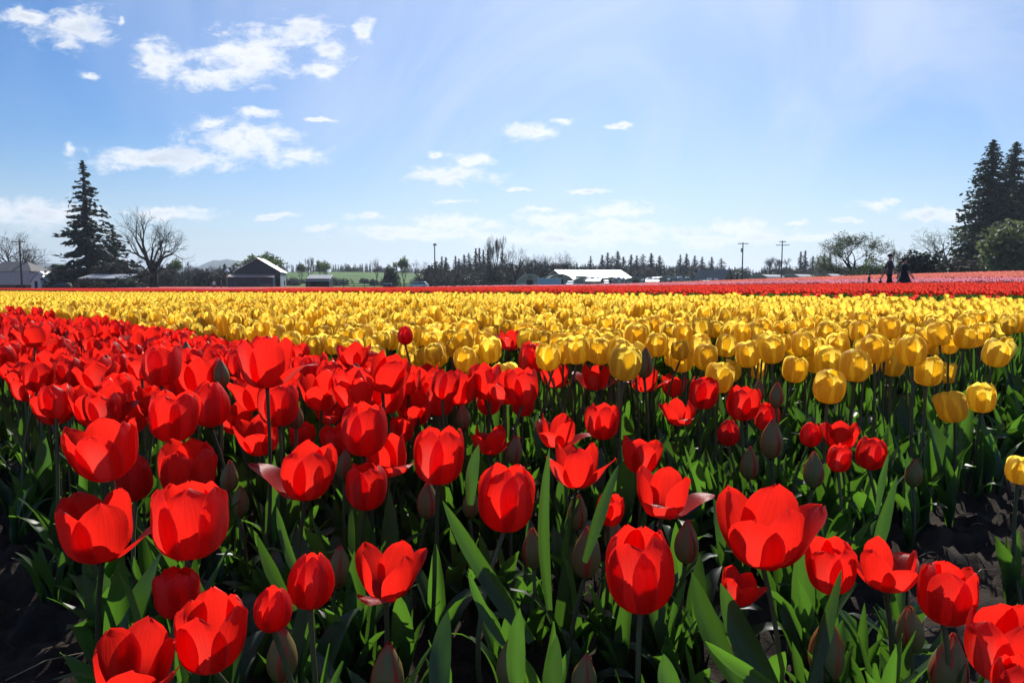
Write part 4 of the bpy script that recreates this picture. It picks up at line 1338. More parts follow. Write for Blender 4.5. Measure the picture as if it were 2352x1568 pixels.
plant_tree('thicket_shrub', 'low brown shrub at the left foot of the spruce', TREE['thicket'][1], 140, 604, 137, 80, .9)
plant_tree('thicket_shrub', 'dark shrub hiding part of the low machinery shed', TREE['thicket'][0], 205, 632, 122, 62, 1.9)
plant_tree('thicket_shrub', 'dark shrub at the end of the machinery shed toward the oak', TREE['bush'][0], 290, 630, 123, 50, 1.1)
plant_tree('poplar_tree', 'taller of the two slim upright bare poplars mid-horizon', TREE['poplar'][0], 1138, 541, 175, 34, .2)
plant_tree('poplar_tree', 'shorter of the two slim upright bare poplars mid-horizon', TREE['poplar'][1], 1124, 550, 178, 30, 1.2)
plant_tree('thicket_shrub', 'dark brown brush around the feet of the two poplars', TREE['thicket'][0], 1134, 612, 172, 44, .5)
plant_tree('bare_tree', 'crooked leafless tree between poplars and arched greenhouses', TREE['bare'][0], 1182, 563, 172, 62, .2)
plant_tree('bare_tree', 'small many-stemmed bare tree beside the lone utility pole', TREE['bare'][1], 1022, 622, 150, 62, .2, sink=.3)
plant_tree('round_bush', 'dense dark round evergreen beside the meadow fence', ROUNDBUSH, 898, 602, 190, 34, .9)
plant_tree('leafing_tree', 'pale green tree in new leaf behind the dense round evergreen', TREE['leafing'][1], 927, 590, 215, 24, .9)
plant_tree('leafing_tree', 'broad pale tree in new leaf behind the dark barn', TREE['leafing'][0], 594, 588, 190, 92, .4)
plant_tree('leafing_tree', 'slimmer pale tree in new leaf rising over the barn ridge', TREE['leafing'][1], 626, 581, 200, 46, 2.4)
plant_tree('bare_tree', 'bushy bare tree behind the farmhouse roof at the picture side', TREE['bare'][1], 22, 530, 165, 120, .4)
plant_tree('bare_tree', 'lower bushy bare tree behind the farmhouse gable', TREE['bare'][0], 64, 560, 160, 80, 1.4)
plant_tree('poplar_tree', 'thin pinkish bare tree behind the head of the walking man', TREE['poplar'][1], 2056, 566, 190, 26, .3)
nz = {}
for k, (x, t, w, d, ty) in enumerate([(1015, 589, 18, 260, 0), (1024, 591, 18, 255, 1), (1046, 588, 18, 265, 0), (1054, 594, 14, 270, 3), (1066, 585, 20, 258, 0), (1077, 581, 22, 262, 2),
        (1093, 571, 16, 250, 1), (1101, 570, 15, 254, 3), (1110, 574, 15, 252, 1), (1120, 572, 18, 256, 0), (1154, 575, 18, 260, 0), (1357, 588, 15, 320, 0), (1383, 586, 17, 318, 1), (1396, 580, 20, 310, 0),
        (1406, 588, 16, 322, 2), (1419, 577, 24, 312, 0), (1432, 590, 18, 320, 3), (1450, 585, 18, 324, 1), (1463, 587, 20, 318, 0), (1477, 584, 22, 316, 2), (1496, 582, 20, 330, 1), (1516, 587, 20, 330, 0),
        (1563, 585, 17, 335, 0), (1577, 583, 17, 330, 1), (1596, 587, 18, 336, 0), (1613, 590, 15, 340, 3), (1635, 590, 17, 338, 0), (1657, 593, 20, 336, 2), (1840, 578, 14, 340, 1), (1850, 576, 14, 336, 3),
        (1867, 588, 16, 340, 0), (1880, 592, 15, 342, 1), (1895, 581, 16, 338, 0), (1907, 584, 15, 340, 3), (644, 596, 13, 330, 0), (432, 602, 20, 220, 2), (516, 606, 20, 230, 0), (536, 612, 22, 225, 2)]):
    zone = 0 if 1000 < x < 1160 else (1 if 1300 < x < 1550 else 2 if x > 1300 else 3)
    nz[zone] = nz.get(zone, 0) + 1
    lab = '%s conifer, %s' % (('slender', 'dark', 'bushy', 'thin')[ty], ('%s from the lone pole in the row by the poplars', '%s along the tree line over the long shed roof', '%s past the long shed in the far tree line', '%s of those standing near the barn')[zone] % ORD[nz[zone] - 1].replace(' nearest', '') if nz[zone] > 1 else ('first from the lone pole in the row by the poplars', 'first along the tree line over the long shed roof', 'first past the long shed in the far tree line', 'first of those standing near the barn')[zone])
    plant_tree('conifer_tree', lab, TREE['conifer'][ty], x, t, d, w * 1.75, k * 1.7, 'conifers of the tree line')
WHERE = ['behind the first arched greenhouse', 'behind the blue trailer, taller one', 'behind the left end of the long shed', 'just past the crooked bare tree', 'behind the blue trailer, lower one',
         'on the meadow before the round evergreen', 'broad one behind the parked car', 'above the open shed roof', 'between barn and open shed', 'just past the open shed', 'farther past the open shed on the meadow',
         'beside the two-armed pole', 'right behind the two-armed pole', 'between oak and barn', 'at the foot of the oak', 'midway between oak and barn', 'rising over the thicket between oak and barn',
         'nearest to the barn', 'reaching behind the barn', 'between outbuilding and spruce']
for k, (x, t, w, d, ty, j) in enumerate([(1228, 586, 50, 215, 'bare', 0), (1246, 582, 44, 220, 'bare', 2), (1284, 577, 46, 218, 'bare', 1), (1206, 588, 40, 210, 'bare', 2), (1262, 596, 40, 214, 'bare', 1),
        (865, 592, 22, 280, 'bare', 2), (960, 597, 56, 300, 'bare', 0), (711, 590, 18, 270, 'poplar', 0), (690, 604, 20, 280, 'leafing', 1), (733, 600, 26, 275, 'leafing', 0), (752, 600, 26, 278, 'leafing', 1),
        (1770, 590, 40, 300, 'poplar', 1), (1788, 593, 34, 304, 'poplar', 0), (410, 594, 26, 200, 'leafing', 1), (384, 606, 44, 190, 'thicket', 0), (470, 612, 50, 190, 'thicket', 1), (448, 606, 36, 195, 'bare', 0),
        (500, 616, 50, 185, 'thicket', 0), (555, 616, 46, 190, 'thicket', 1), (120, 612, 40, 200, 'bare', 0)]):
    nm = {'bare': 'bare_tree', 'poplar': 'poplar_tree', 'leafing': 'leafing_tree', 'thicket': 'thicket_shrub'}[ty]
    lm = next(q for lim, q in LANDMARK if x < lim)
    lab = '%s, %s' % ({'bare': 'leafless grey tree', 'poplar': 'slim upright leafless tree', 'leafing': 'pale green tree in new leaf', 'thicket': 'dark low thicket'}[ty],
                      WHERE[k])
    plant_tree(nm, lab, TREE[ty][j], x, t, d, w, k * 2.1, 'trees of the distant tree line')

# far woods that read as one mass
src = [mesh_ for k in range(4) for mesh_ in TREE['conifer'][k][1:]] + [TREE['thicket'][0][1], TREE['bare'][2][1], TREE['bush'][0][1]]
pts, rots, scls, idx = [], [], [], []
r_ = np.random.default_rng(31)
TOP = [(-300, 612), (0, 615), (120, 612), (300, 612), (440, 613), (560, 615), (640, 606), (720, 606), (790, 605), (850, 604), (900, 612), (1000, 618), (1150, 612), (1290, 605), (1400, 606), (1560, 604), (1660, 610), (1760, 622), (1830, 618), (1910, 604), (2000, 610), (2352, 606), (2650, 606)]
for _ in range(1500):
    x = r_.uniform(-300, 2650)
    ridge = 620 < x < 990
    d = r_.uniform(470, 560) if ridge else r_.uniform(330, 520)
    if ridge and r_.random() < .25:
        d = r_.uniform(260, 300)
    top = np.interp(x, [a for a, _ in TOP], [b for _, b in TOP]) + r_.exponential(7) - 1
    if ridge and d < 310:
        top = r_.uniform(634, 645)
    p = at(x, top, d)
    g = gz(p.x, p.y)
    h = p.z - g + .3
    if h < 1:
        continue
    k = int(r_.choice(7, p=[.2, .2, .16, .14, .14, .08, .08]))
    if ridge and d < 310:
        k = 4 + int(r_.integers(3))
    wf = h * r_.uniform(.9, 1.5) if k < 4 else h * r_.uniform(1.0, 1.7)
    pts.append((p.x, p.y, g - .3)); rots.append((0, 0, r_.uniform(0, 6.28))); scls.append((wf, wf, h)); idx.append(k)
for _ in range(420):
    x = r_.uniform(985, 1330) if r_.random() < .55 else (r_.uniform(1470, 2000) if r_.random() < .7 else r_.uniform(100, 560))
    d = r_.uniform(200, 260) if x < 1330 else r_.uniform(290, 340)
    top = (r_.uniform(596, 638) if 985 < x < 1330 else r_.uniform(606, 640))
    p = at(x, top, d); g = gz(p.x, p.y); h = p.z - g + .3
    kk = int(r_.choice([0, 1, 2, 3, 4, 5, 5, 6], p=[.16, .1, .18, .1, .16, .1, .1, .1]))
    wf = h * r_.uniform(1.0, 1.7) * (1.3 if kk < 4 else 1)
    pts.append((p.x, p.y, g - .3)); rots.append((0, 0, r_.uniform(0, 6.28))); scls.append((wf, wf, h)); idx.append(kk)
scatter('far_woods', 'hazy mass of distant woods along the whole horizon', 'woods', src, pts, rots, scls, idx)

# ------------------------------------------------------------------ farm buildings
def cladding(name, col, pitch=.25, axis='X', rough=.6, metal=0.0, vary=.15, spec=.4, dirt=(.3, .25, .2), soil=.35):
    """ribbed sheet or board cladding: relief by bump, streaky weathering"""
    m_, t = newmat(name)
    pos = t.node('ShaderNodeTexCoord').outputs['Object']
    s = t.node('ShaderNodeSeparateXYZ', {0: pos})
    a = s.outputs['XYZ'.index(axis)]
    rib = t.m('PINGPONG', a, pitch / 2)
    rib = t.ss(rib, 0.0, pitch * .18)
    n = t.noise(t.vm('MULTIPLY', pos, (2.2, 2.2, .5)), 1.0, 5, .65)
    c = t.mix(t.ss(n, .3, .75), tuple(x * (1 - vary) for x in col), tuple(min(1, x * (1 + vary)) for x in col))
    c = t.mix(t.m('MULTIPLY', t.ss(n, .58, .8), soil), c, dirt)
    bn = t.node('ShaderNodeBump', {'Height': rib, 'Strength': .5, 'Distance': .03})
    b = t.node('ShaderNodeBsdfPrincipled', {'Base Color': c, 'Roughness': rough, 'Metallic': metal, 'Specular IOR Level': spec, 'Normal': bn.outputs[0]})
    t.node('ShaderNodeOutputMaterial', {'Surface': b.outputs[0]})
    return m_


M['barn'] = cladding('barn_boards', (.042, .048, .058), .3)
M['barn_side'] = cladding('barn_side_sheet', (.22, .27, .32), .3, 'Y')
M['tin'] = cladding('tin_roof', (.62, .62, .60), .3, 'Y', .42, .55)
M['tin_x'] = cladding('tin_roof_long', (.62, .63, .64), .4, 'X', .46, .5, .05, soil=.12)
M['tin_rust'] = cladding('rusty_tin_roof', (.42, .33, .28), .3, 'X', .55, .3)
M['white'] = cladding('white_boards', (.72, .74, .76), .15, 'Z', .6)
M['bluewhite'] = cladding('blue_white_boards', (.45, .52, .62), .15, 'Z', .6)
M['shingle'] = plain('grey_shingles', (.17, .16, .155), .9, vary=.2, scale=2)
M['dark'] = plain('dark_opening', (.012, .012, .014), .9)
M['glass'] = plain('window_glass', (.05, .06, .08), .12, .6)
M['trim'] = plain('white_trim', (.75, .76, .77), .5)
M['wood'] = plain('weathered_wood', (.11, .085, .065), .9, vary=.3, scale=6, stretch=(1, 1, .2))
M['poly'] = plain('greenhouse_film', (.24, .22, .165), .45, .5, vary=.12, scale=.6)
M['polywhite'] = plain('white_film', (.50, .50, .48), .55, .3, vary=.18, scale=.6)
M['rv'] = plain('camper_white', (.72, .72, .72), .35, .5, vary=.05)
M['rvgrey'] = plain('camper_grey', (.13, .14, .165), .4, .5, vary=.08)
M['trailer'] = plain('trailer_blue', (.30, .42, .62), .45, .5, vary=.06)
M['carpaint'] = plain('silver_blue_paint', (.52, .58, .66), .3, .6, .15, vary=.03)
M['tyre'] = plain('tyre', (.02, .02, .02), .8)
M['rim'] = plain('wheel_rim', (.5, .5, .52), .3, .5, .8)
M['lamp'] = plain('lamp_lens', (.8, .8, .78), .15, .6)
M['redlamp'] = plain('tail_lens', (.5, .03, .03), .2, .6)
M['bin'] = plain('bin_navy', (.02, .03, .09), .5)
M['bluebag'] = plain('pale_lid', (.7, .72, .8), .5)
M['pole'] = plain('pole_wood', (.075, .06, .05), .9, vary=.3, scale=5, stretch=(2, 2, .3))
M['ceramic'] = plain('insulator', (.35, .33, .30), .3)
M['steel'] = plain('grey_steel', (.30, .31, .32), .45, .5, .6)


def spot(dx, d, sink=.05):
    v = pix_dir(dx, HORIZON)
    x = v.x / v.y * d
    return Vector((x, d, gz(x, d) - sink))


def zpix(dy, d):
    return CAM_Z + (HORIZON - dy) / FPX * d


def win(parent, x0, x1, y, z0, z1, mat='glass', fr=.07):
    """window on a face looking towards -y: frame proud of the wall, pane set back"""
    f = MB()
    f.box(x0 - fr, x1 + fr, y - .05, y - .004, z1, z1 + fr).box(x0 - fr, x1 + fr, y - .07, y - .004, z0 - fr, z0)
    f.box(x0 - fr, x0, y - .05, y - .004, z0, z1).box(x1, x1 + fr, y - .05, y - .004, z0, z1)
    w = f.build('window', M['trim'], parent)
    MB().box(x0, x1, y - .02, y - .003, z0, z1).build('pane', M[mat], w)
    return w


def gable(name, label, loc, rz, w, dep, eave, ridge, wall, roof, ridge_axis='y', over=.3, th=.12, cat='building', lean=1.0):
    """gabled building; ridge along y (gable towards the viewer) or along x (roof slope towards the viewer); ridge off-centre by lean"""
    o = thing(name, label, cat, loc, rz)
    b = MB()
    if ridge_axis == 'y':
        xr = w / 2 * (lean - 1)
        b.extrude([(-w / 2, 0), (w / 2, 0), (w / 2, eave), (xr, ridge), (-w / 2, eave)], 'y', 0, dep)
    else:
        b.extrude([(0, 0), (dep, 0), (dep, eave), (dep / 2, ridge), (0, eave)], 'x', -w / 2, w / 2)
    b.build('wall', M[wall], o)
    if ridge_axis == 'y':
        for sgn in (-1, 1):
            run = (w / 2 - sgn * xr)
            k = over / run
            ex, ez = sgn * w / 2 + sgn * over, eave - (ridge - eave) * k
            r_ = MB().extrude([(xr, ridge + .02), (ex, ez + .02), (ex, ez + .02 + th), (xr, ridge + .02 + th)], 'y', -over, dep + over)
            r_.build('roof', M[roof], o)
    else:
        for sgn in (-1, 1):
            y_e = dep / 2 + sgn * (dep / 2 + over)
            ez = eave - (ridge - eave) * over / (dep / 2)
            r_ = MB().extrude([(dep / 2, ridge + .02), (y_e, ez + .02), (y_e, ez + .02 + th), (dep / 2, ridge + .02 + th)], 'x', -w / 2 - over, w / 2 + over)
            r_.build('roof', M[roof], o)
    return o


# dark barn with a lean-to and a capped vent pipe
d = 140
k = d / FPX
p = spot(592, d)
W_, top, ev = 98 * k, zpix(594, d) - p.z, zpix(624, d) - p.z
barn = gable('barn', 'dark grey gabled barn with a pale tin roof and a low front lean-to', p, R(11), W_, 9.0, ev, top, 'barn', 'tin', 'y', .35)
lt = MB()
zl = zpix(637, d) - p.z
lt.extrude([(-2.6, 0), (-.01, 0), (-.01, zl + .45), (-2.6, zl)], 'x', -W_ / 2 - .9, W_ / 2 - 1.0)
lt.build('lean_to', M['barn'], barn)
MB().extrude([(-2.9, zl - .02), (-.01, zl + .50), (-.01, zl + .60), (-2.9, zl + .08)], 'x', -W_ / 2 - 1.1, W_ / 2 - .8).build('lean_to_roof', M['tin_rust'], barn)
MB().box(W_ / 2 - .98, W_ / 2 - .9, -2.62, -.02, 0, zl - .05).build('lean_to_side', M['barn_side'], barn)
MB().box(W_ / 2 + .003, W_ / 2 + .06, .1, 8.9, 0, ev - .1).build('side_cladding', M['barn_side'], barn)
MB().box(W_ / 2 - .85, W_ / 2 - .1, -.05, -.006, 0, 2.2).build('door', M['dark'], barn)
vp = MB().tube([(-W_ / 2 - 1.0, -2.2, 0), (-W_ / 2 - 1.0, -2.2, ev * .98)], .13, 8)
vp.build('vent_pipe', M['steel'], barn)
MB().tube([(-W_ / 2 - 1.0, -2.2, ev * .98), (-W_ / 2 - 1.0, -2.2, ev * .98 + .35), (-W_ / 2 - 1.0, -2.2, ev * .98 + .55)], [.55, .38, .05], 10).build('vent_cap', M['trim'], barn)

# farm wagon parked at the lean-to
p = spot(616, 133)
o = thing('farm_wagon', 'small flat farm wagon parked in front of the barn lean-to', 'wagon', p, .1)
MB().box(-1.2, 1.2, -.5, .5, .75, .85).build('bed', M['wood'], o)
MB().box(-1.2, 1.2, -.52, -.48, 1.0, 1.06).box(-1.2, -1.14, -.52, -.48, .85, 1.06).box(1.14, 1.2, -.52, -.48, .85, 1.06).build('rail', M['steel'], o)
for sx in (-.8, .8):
    for sy in (-.5, .5):
        MB().tube([(sx, sy - .06, .36), (sx, sy + .06, .36)], .36, 12).build('wheel', M['tyre'], o)

# small shed with a striped tin roof and an open dark front
d = 138
k = d / FPX
p = spot(729, d)
w, h = 54 * k, zpix(640, d) - p.z
o = thing('open_shed', 'small open-fronted shed with a ribbed pale roof edge beside the meadow', 'shed', p, 0)
MB().box(-w / 2, -w / 2 + .3, 0, 3.0, 0, h).box(w / 2 - .12, w / 2, 0, 3.0, 0, h).box(-w / 2 + .3, w / 2 - .12, 2.88, 3.0, 0, h).box(-w / 2 + .3, w / 2 - .12, .0, .12, h - .35, h).build('wall', M['barn'], o)
rf = MB().extrude([(-.35, h - .55), (-.35, h - .47), (3.3, h + .75), (3.3, h + .67)], 'x', -w / 2 - .1, w / 2 + .1)
rfo = rf.build('roof', M['shingle'], o)
for i in range(10):
    x0 = -w / 2 - .1 + (w + .2) * (i + .15) / 10
    sl = (1.22) / 3.65
    MB().poly([(x0, -.37, h - .45), (x0 + (w + .2) * .055, -.37, h - .45), (x0 + (w + .2) * .055, 3.3, h - .45 + 3.67 * sl + .02), (x0, 3.3, h - .45 + 3.67 * sl + .02),
               (x0, -.37, h - .42), (x0 + (w + .2) * .055, -.37, h - .42), (x0 + (w + .2) * .055, 3.3, h - .42 + 3.67 * sl + .02), (x0, 3.3, h - .42 + 3.67 * sl + .02)],
              [(3, 2, 1, 0), (4, 5, 6, 7), (0, 1, 5, 4), (1, 2, 6, 5), (2, 3, 7, 6), (3, 0, 4, 7)]).build('roof_panel', M['trim'], rfo)

# farmhouse group at the side edge
d = 150
k = d / FPX
p = spot(22, d)
o = thing('farmhouse', 'grey-roofed farmhouse with bluish white walls at the side edge', 'house', p, R(4))
e, t_op = zpix(623, d) - p.z, zpix(600, d) - p.z
MB().box(-4.5, 4.2, 0, 7, 0, e).build('wall', M['bluewhite'], o)
MB().poly([(-5, -.5, e), (5, -.5, e), (5, 7.5, e), (-5, 7.5, e), (-3.0, 3.3, t_op), (2.0, 3.3, t_op)], [(0, 1, 5, 4), (1, 2, 5), (2, 3, 4, 5), (3, 0, 4), (3, 2, 1, 0)]).build('roof', M['shingle'], o)
win(o, -2.4, -1.2, 0, e - 1.6, e - .5); win(o, .4, 1.4, 0, e - 1.6, e - .5)
MB().box(1.5, 2.1, 3.0, 3.6, t_op - .6, t_op + .7).build('chimney', M['wood'], o)
d = 138
p = spot(22, d)
o = gable('tin_roof_shed', 'low shed with a weathered tan tin roof in front of the farmhouse', p, R(3), 9.0, 5.5, zpix(652, d) - p.z, zpix(628, d) - p.z, 'wood', 'tin_rust', 'x', .3)
MB().box(1.2, 3.0, -.06, -.005, 0, 1.2).build('door', M['dark'], o)
d = 134
k = d / FPX
p = spot(90, d)
o = gable('white_outbuilding', 'small white gabled outbuilding with a dark door and window', p, R(-5), 40 * k, 4.5, zpix(645, d) - p.z, zpix(625, d) - p.z, 'white', 'trim', 'y', .3)
e = zpix(645, d) - p.z
MB().box(-.95, -.35, -.06, -.005, 0, min(1.9, e)).build('door', M['dark'], o)
win(o, .55, .95, 0, .5, 1.3)
# open shed under the spruce
d = 128
k = d / FPX
p = spot(236, d)
h = zpix(640, d) - p.z
o = thing('machinery_shed', 'low open machinery shed with a bright tin roof under the spruce', 'shed', p, 0)
for x in (-4.0, -1.4, 1.4, 4.0):
    MB().box(x - .08, x + .08, 0, .16, 0, h).build('post', M['wood'], o)
MB().box(-4.1, 4.1, 3.5, 3.62, 0, h).box(-4.1, -4.0, .2, 3.5, 0, h).box(4.0, 4.1, .2, 3.5, 0, h).build('wall', M['barn'], o)
MB().extrude([(-.4, h), (-.4, h + .08), (4, h + .9), (4, h + .82)], 'x', -4.4, 4.4).build('roof', M['tin_x'], o)

# long metal-roofed shed
d = 165
k = d / FPX
p = spot(1383, d)
w = 172 * k
o = gable('long_shed', 'long shed with a glaring white metal roof behind the greenhouses', p, R(20), w * .97, 15.0, zpix(645, d) - p.z, zpix(645, d) - p.z + 2.55, 'poly', 'tin_x', 'x', .5, .15)
MB().box(-w / 2 + 2, -w / 2 + 5, -.08, -.006, 0, 2.2).build('door', M['dark'], o)
MB().tube([(w * .16, .5, 1.0), (w * .16, .5, zpix(633, d) - p.z)], .09, 6).build('flue_pipe', M['steel'], o)

# dark-roofed gable shed
d = 170
k = d / FPX
p = spot(1672, d)
o = gable('dark_shed', 'brown shed with a slate-blue roof beside the utility pole', p, R(40), 5.2, 8.0, zpix(645, d) - p.z, zpix(621, d) - p.z, 'wood', 'shingle', 'y', .4)


# arched greenhouses
def hoop(label, dx, d, wpx, toppx, dep, mat, endmat='poly', rz=0.0, door=True):
    k = d / FPX
    p = spot(dx, d)
    w = wpx * k
    h = max(1.6, zpix(toppx, d) - p.z)
    o = thing('greenhouse', label, 'greenhouse', p, rz, 'arched greenhouses beyond the field')
    n = 14
    arc = [(-w / 2 * math.cos(math.pi * i / n), h * (.25 + .75 * math.sin(math.pi * i / n)) if 0 < i < n else h * .12) for i in range(n + 1)]
    arc = [(-w / 2, 0)] + arc + [(w / 2, 0)]
    pts = [(x, 0.0, z) for x, z in arc] + [(x, dep, z) for x, z in arc]
    m_ = len(arc)
    MB().poly(pts, [(i, i + 1, m_ + i + 1, m_ + i) for i in range(m_ - 1)]).build('cover', M[mat], o, smooth=True)
    MB().poly([(x, -.02, z) for x, z in arc], [tuple(range(m_))]).build('end_wall', M[endmat], o)
    rim = MB().tube([(x, -.06, z) for x, z in arc], .07, 5)
    rim.build('end_hoop', M['polywhite'], o)
    if door:
        MB().box(-.7, .7, -.09, -.04, 0, min(2.0, h * .6)).build('door', M['dark'], o)
        MB().box(-.35, .35, -.09, -.04, h * .72, h * .86).build('vent', M['wood'], o)
        MB().box(-w / 2 + .5, -1.0, -.08, -.04, h * .22, h * .36).box(1.0, w / 2 - .5, -.08, -.04, h * .22, h * .36).build('window', M['polywhite'], o)
    return o


hoop('arched greenhouse with tan film nearest to the bare trees', 1217, 150, 60, 630, 14, 'poly')
hoop('arched greenhouse rising behind the pale blue trailer', 1287, 158, 62, 629, 14, 'poly')
hoop('low arched greenhouse behind the first camper', 1345, 152, 62, 637, 14, 'poly')
hoop('low arched greenhouse between the two campers', 1405, 154, 56, 637, 14, 'poly')
hoop('low arched greenhouse next to the camper with raised awning', 1460, 156, 54, 637, 14, 'poly')
hoop('low arched greenhouse right of the long shed with a pale roof', 1535, 156, 60, 635, 16, 'polywhite', 'poly')
for i, (x, t) in enumerate([(1742, 632), (1815, 630), (1890, 629)]):
    hoop(['long white greenhouse beside the utility pole with the transformer', 'long white greenhouse behind the double-armed utility pole', 'long white greenhouse nearest to the leafing tree'][i],
         x, 160 + 4 * i, 46, t, 9, 'polywhite', 'poly', R(-48), False)


# campers and vehicles
def wheel(parent, x, y, r, wdt=.2):
    w_ = MB().tube([(x, y - wdt / 2, r), (x, y + wdt / 2, r)], r, 14).build('wheel', M['tyre'], parent)
    MB().tube([(x, y - wdt / 2 - .015, r), (x, y - wdt / 2 + .02, r)], r * .6, 10).build('rim', M['rim'], w_)


def camper(label, dx, d, L, h, rz, awning=0, mat='rvgrey'):
    p = spot(dx, d)
    h = zpix(h, d) - p.z
    o = thing('camper', label, 'camper', p, rz, 'campers parked beyond the field')
    r = .25
    prof = [(-L / 2, .55), (L / 2, .55), (L / 2, h * .5), (L / 2 - .15, h - r), (L / 2 - .4, h), (-L / 2 + .3, h), (-L / 2, h - r)]
    MB().extrude(prof, 'y', -1.15, 1.15).build('body', M[mat], o)
    MB().box(-L / 2 + .3, L / 2 - .45, -1.0, 1.0, h + .004, h + .07).build('roof', M['rv'], o)
    MB().box(-.5, .3, -.35, .35, h + .08, h + .40).build('air_conditioner', M['rv'], o)
    MB().box(L * .22, L * .36, -.3, .3, h + .08, h + .3).build('roof_vent', M['rv'], o)
    for x0, x1 in ((-L * .38, -L * .12), (L * .10, L * .34)):
        win(o, x0, x1, -1.15, h * .52, h * .74)
    MB().box(-L * .06, L * .04, -1.19, -1.155, .6, h * .8).build('door', M['rv'], o)
    wheel(o, -.45, -.95, .36); wheel(o, .45, -.95, .36); wheel(o, -.45, .95, .36); wheel(o, .45, .95, .36)
    if awning:
        s = awning
        MB().poly([(-L * .4, -1.17, h - .12), (L * .4, -1.17, h - .12), (L * .4 + s, -3.2, h - .55), (-L * .4 + s, -3.2, h - .55), (-L * .4, -1.17, h - .08), (L * .4, -1.17, h - .08), (L * .4 + s, -3.2, h - .5), (-L * .4 + s, -3.2, h - .5)],
                  [(3, 2, 1, 0), (4, 5, 6, 7), (0, 1, 5, 4), (1, 2, 6, 5), (2, 3, 7, 6), (3, 0, 4, 7)]).build('awning', M['rv'], o)
    return o


camper('grey camper with white rooftop units in front of the long shed', 1362, 140, 3.6, 640, .1, -.8)
camper('smaller grey camper with white roof near the end of the long shed', 1422, 142, 2.9, 640, -.1)
camper('camper with a bright awning just past the long shed', 1494, 142, 3.6, 641, .1, -.6)
camper('long camper with a big dark window beside the slate-roofed shed', 1562, 140, 5.0, 639, .05, 0)
camper('low white camper with canopy in front of the slate-roofed shed', 1630, 142, 4.4, 643, -.05, .6)

p = spot(1262, 142)
o = thing('cargo_trailer', 'pale blue box trailer parked before the arched greenhouses', 'trailer', p, .03)
MB().box(-2.35, 2.35, -1.1, 1.1, .4, zpix(640, 142) - p.z).build('body', M['trailer'], o)
MB().box(-2.4, 2.4, -1.15, 1.15, zpix(640, 142) - p.z + .004, zpix(640, 142) - p.z + .07).build('roof', M['trim'], o)
MB().box(1.0, 1.8, -1.14, -1.104, .45, zpix(645, 142) - p.z).build('door', M['trailer'], o)
for x in (-1.4, 1.5):
    MB().box(x - .08, x + .08, -.1, .1, zpix(640, 142) - p.z + .08, zpix(640, 142) - p.z + .25).build('roof_vent', M['rv'], o)
for x in (-.5, .4):
    wheel(o, x, -1.0, .33)


def car(label, dx, d, L, rz, suv=True, mat='carpaint', name='parked_car', group=None):
    p = spot(dx, d, 0.0)
    o = thing(name, label, 'car', p, rz, group)
    s = L / 4.5
    H = 1.62 if suv else 1.45
    low = [(-2.25, .45), (-2.22, .75), (-2.1, .92), (-1.2, 1.02), (1.95, 1.04), (2.2, .95), (2.25, .6), (2.2, .35), (-2.15, .35)]
    b = MB().extrude([(x * s, z * s) for x, z in low], 'y', -.88 * s, .88 * s)
    body = b.build('body', M[mat], o)
    gh = [(-1.25, 1.02), (-.55, H - .08), (-.2, H), (1.3, H - .02), (1.75, H - .2), (2.02, 1.04)]
    top = MB()
    n = len(gh)
    y0, y1 = .86 * s, .68 * s
    pts = [(x * s, -(y0 if z < 1.1 else y1), z * s + .003) for x, z in gh] + [(x * s, (y0 if z < 1.1 else y1), z * s + .003) for x, z in gh]
    top.poly(pts, [tuple(range(n))[::-1], tuple(range(n, 2 * n))] + [(i, (i + 1) % n, n + (i + 1) % n, n + i) for i in range(n)])
    top.build('cabin', M[mat], o)
    for (xa, xb, xc, xd) in ((-1.05, -.05, -.05, -.5), (.03, .95, .93, .03), (1.03, 1.7, 1.45, 1.01)):
        for sy in (-1, 1):
            q = MB().poly([(xa * s, sy * .862 * s, 1.08 * s), (xb * s, sy * .862 * s, 1.08 * s), (xc * s, sy * .70 * s, (H - .12) * s), (xd * s, sy * .70 * s, (H - .12) * s)], [(0, 1, 2, 3)])
            q.build('window', M['glass'], o)
    for x in (-1.4, 1.35):
        for sy in (-1, 1):
            wheel(o, x * s, sy * .80 * s, .34 * s, .22)
    for sy in (-1, 1):
        MB().box(-2.24 * s, -2.0 * s, sy * .72 * s - .1, sy * .72 * s + .1, .68 * s, .82 * s).build('headlight', M['lamp'], o)
        MB().box(2.08 * s, 2.25 * s, sy * .74 * s - .08, sy * .74 * s + .08, .75 * s, .97 * s).build('tail_light', M['redlamp'], o)
    return o


car('silver-blue estate car parked by the meadow fence', 961, 152, 4.45, 0.0)
car('white pickup-like car facing out beside the blue trailer', 1310, 138, 3.4, 1.35, True, 'rv')
car('white car half hidden behind the lone dark figure', 1392, 136, 3.2, 1.35, True, 'rv')
car('dark car parked under the spruce', 140, 128, 4.2, 0.1, True, 'tyre')

# dark blue bins by the fence
for i, x in enumerate((886, 895)):
    p = spot(x, 148)
    o = thing('wheeled_bin', ['dark blue wheeled bin by the fence, nearer the barn', 'dark blue wheeled bin by the fence, nearer the parked car'][i], 'bin', p, 0)
    MB().extrude([(-.34, 0), (.34, 0), (.38, 1.15), (-.38, 1.15)], 'y', -.36, .36).build('body', M['bin'], o)
    MB().extrude([(-.42, 1.16), (.42, 1.16), (.40, 1.28), (-.40, 1.28)], 'y', -.42, .42).build('lid', M['bluebag'], o)
    for sx in (-.25, .25):
        MB().tube([(sx, .3, .1), (sx + .06, .3, .1)], .1, 10).build('wheel', M['tyre'], o)

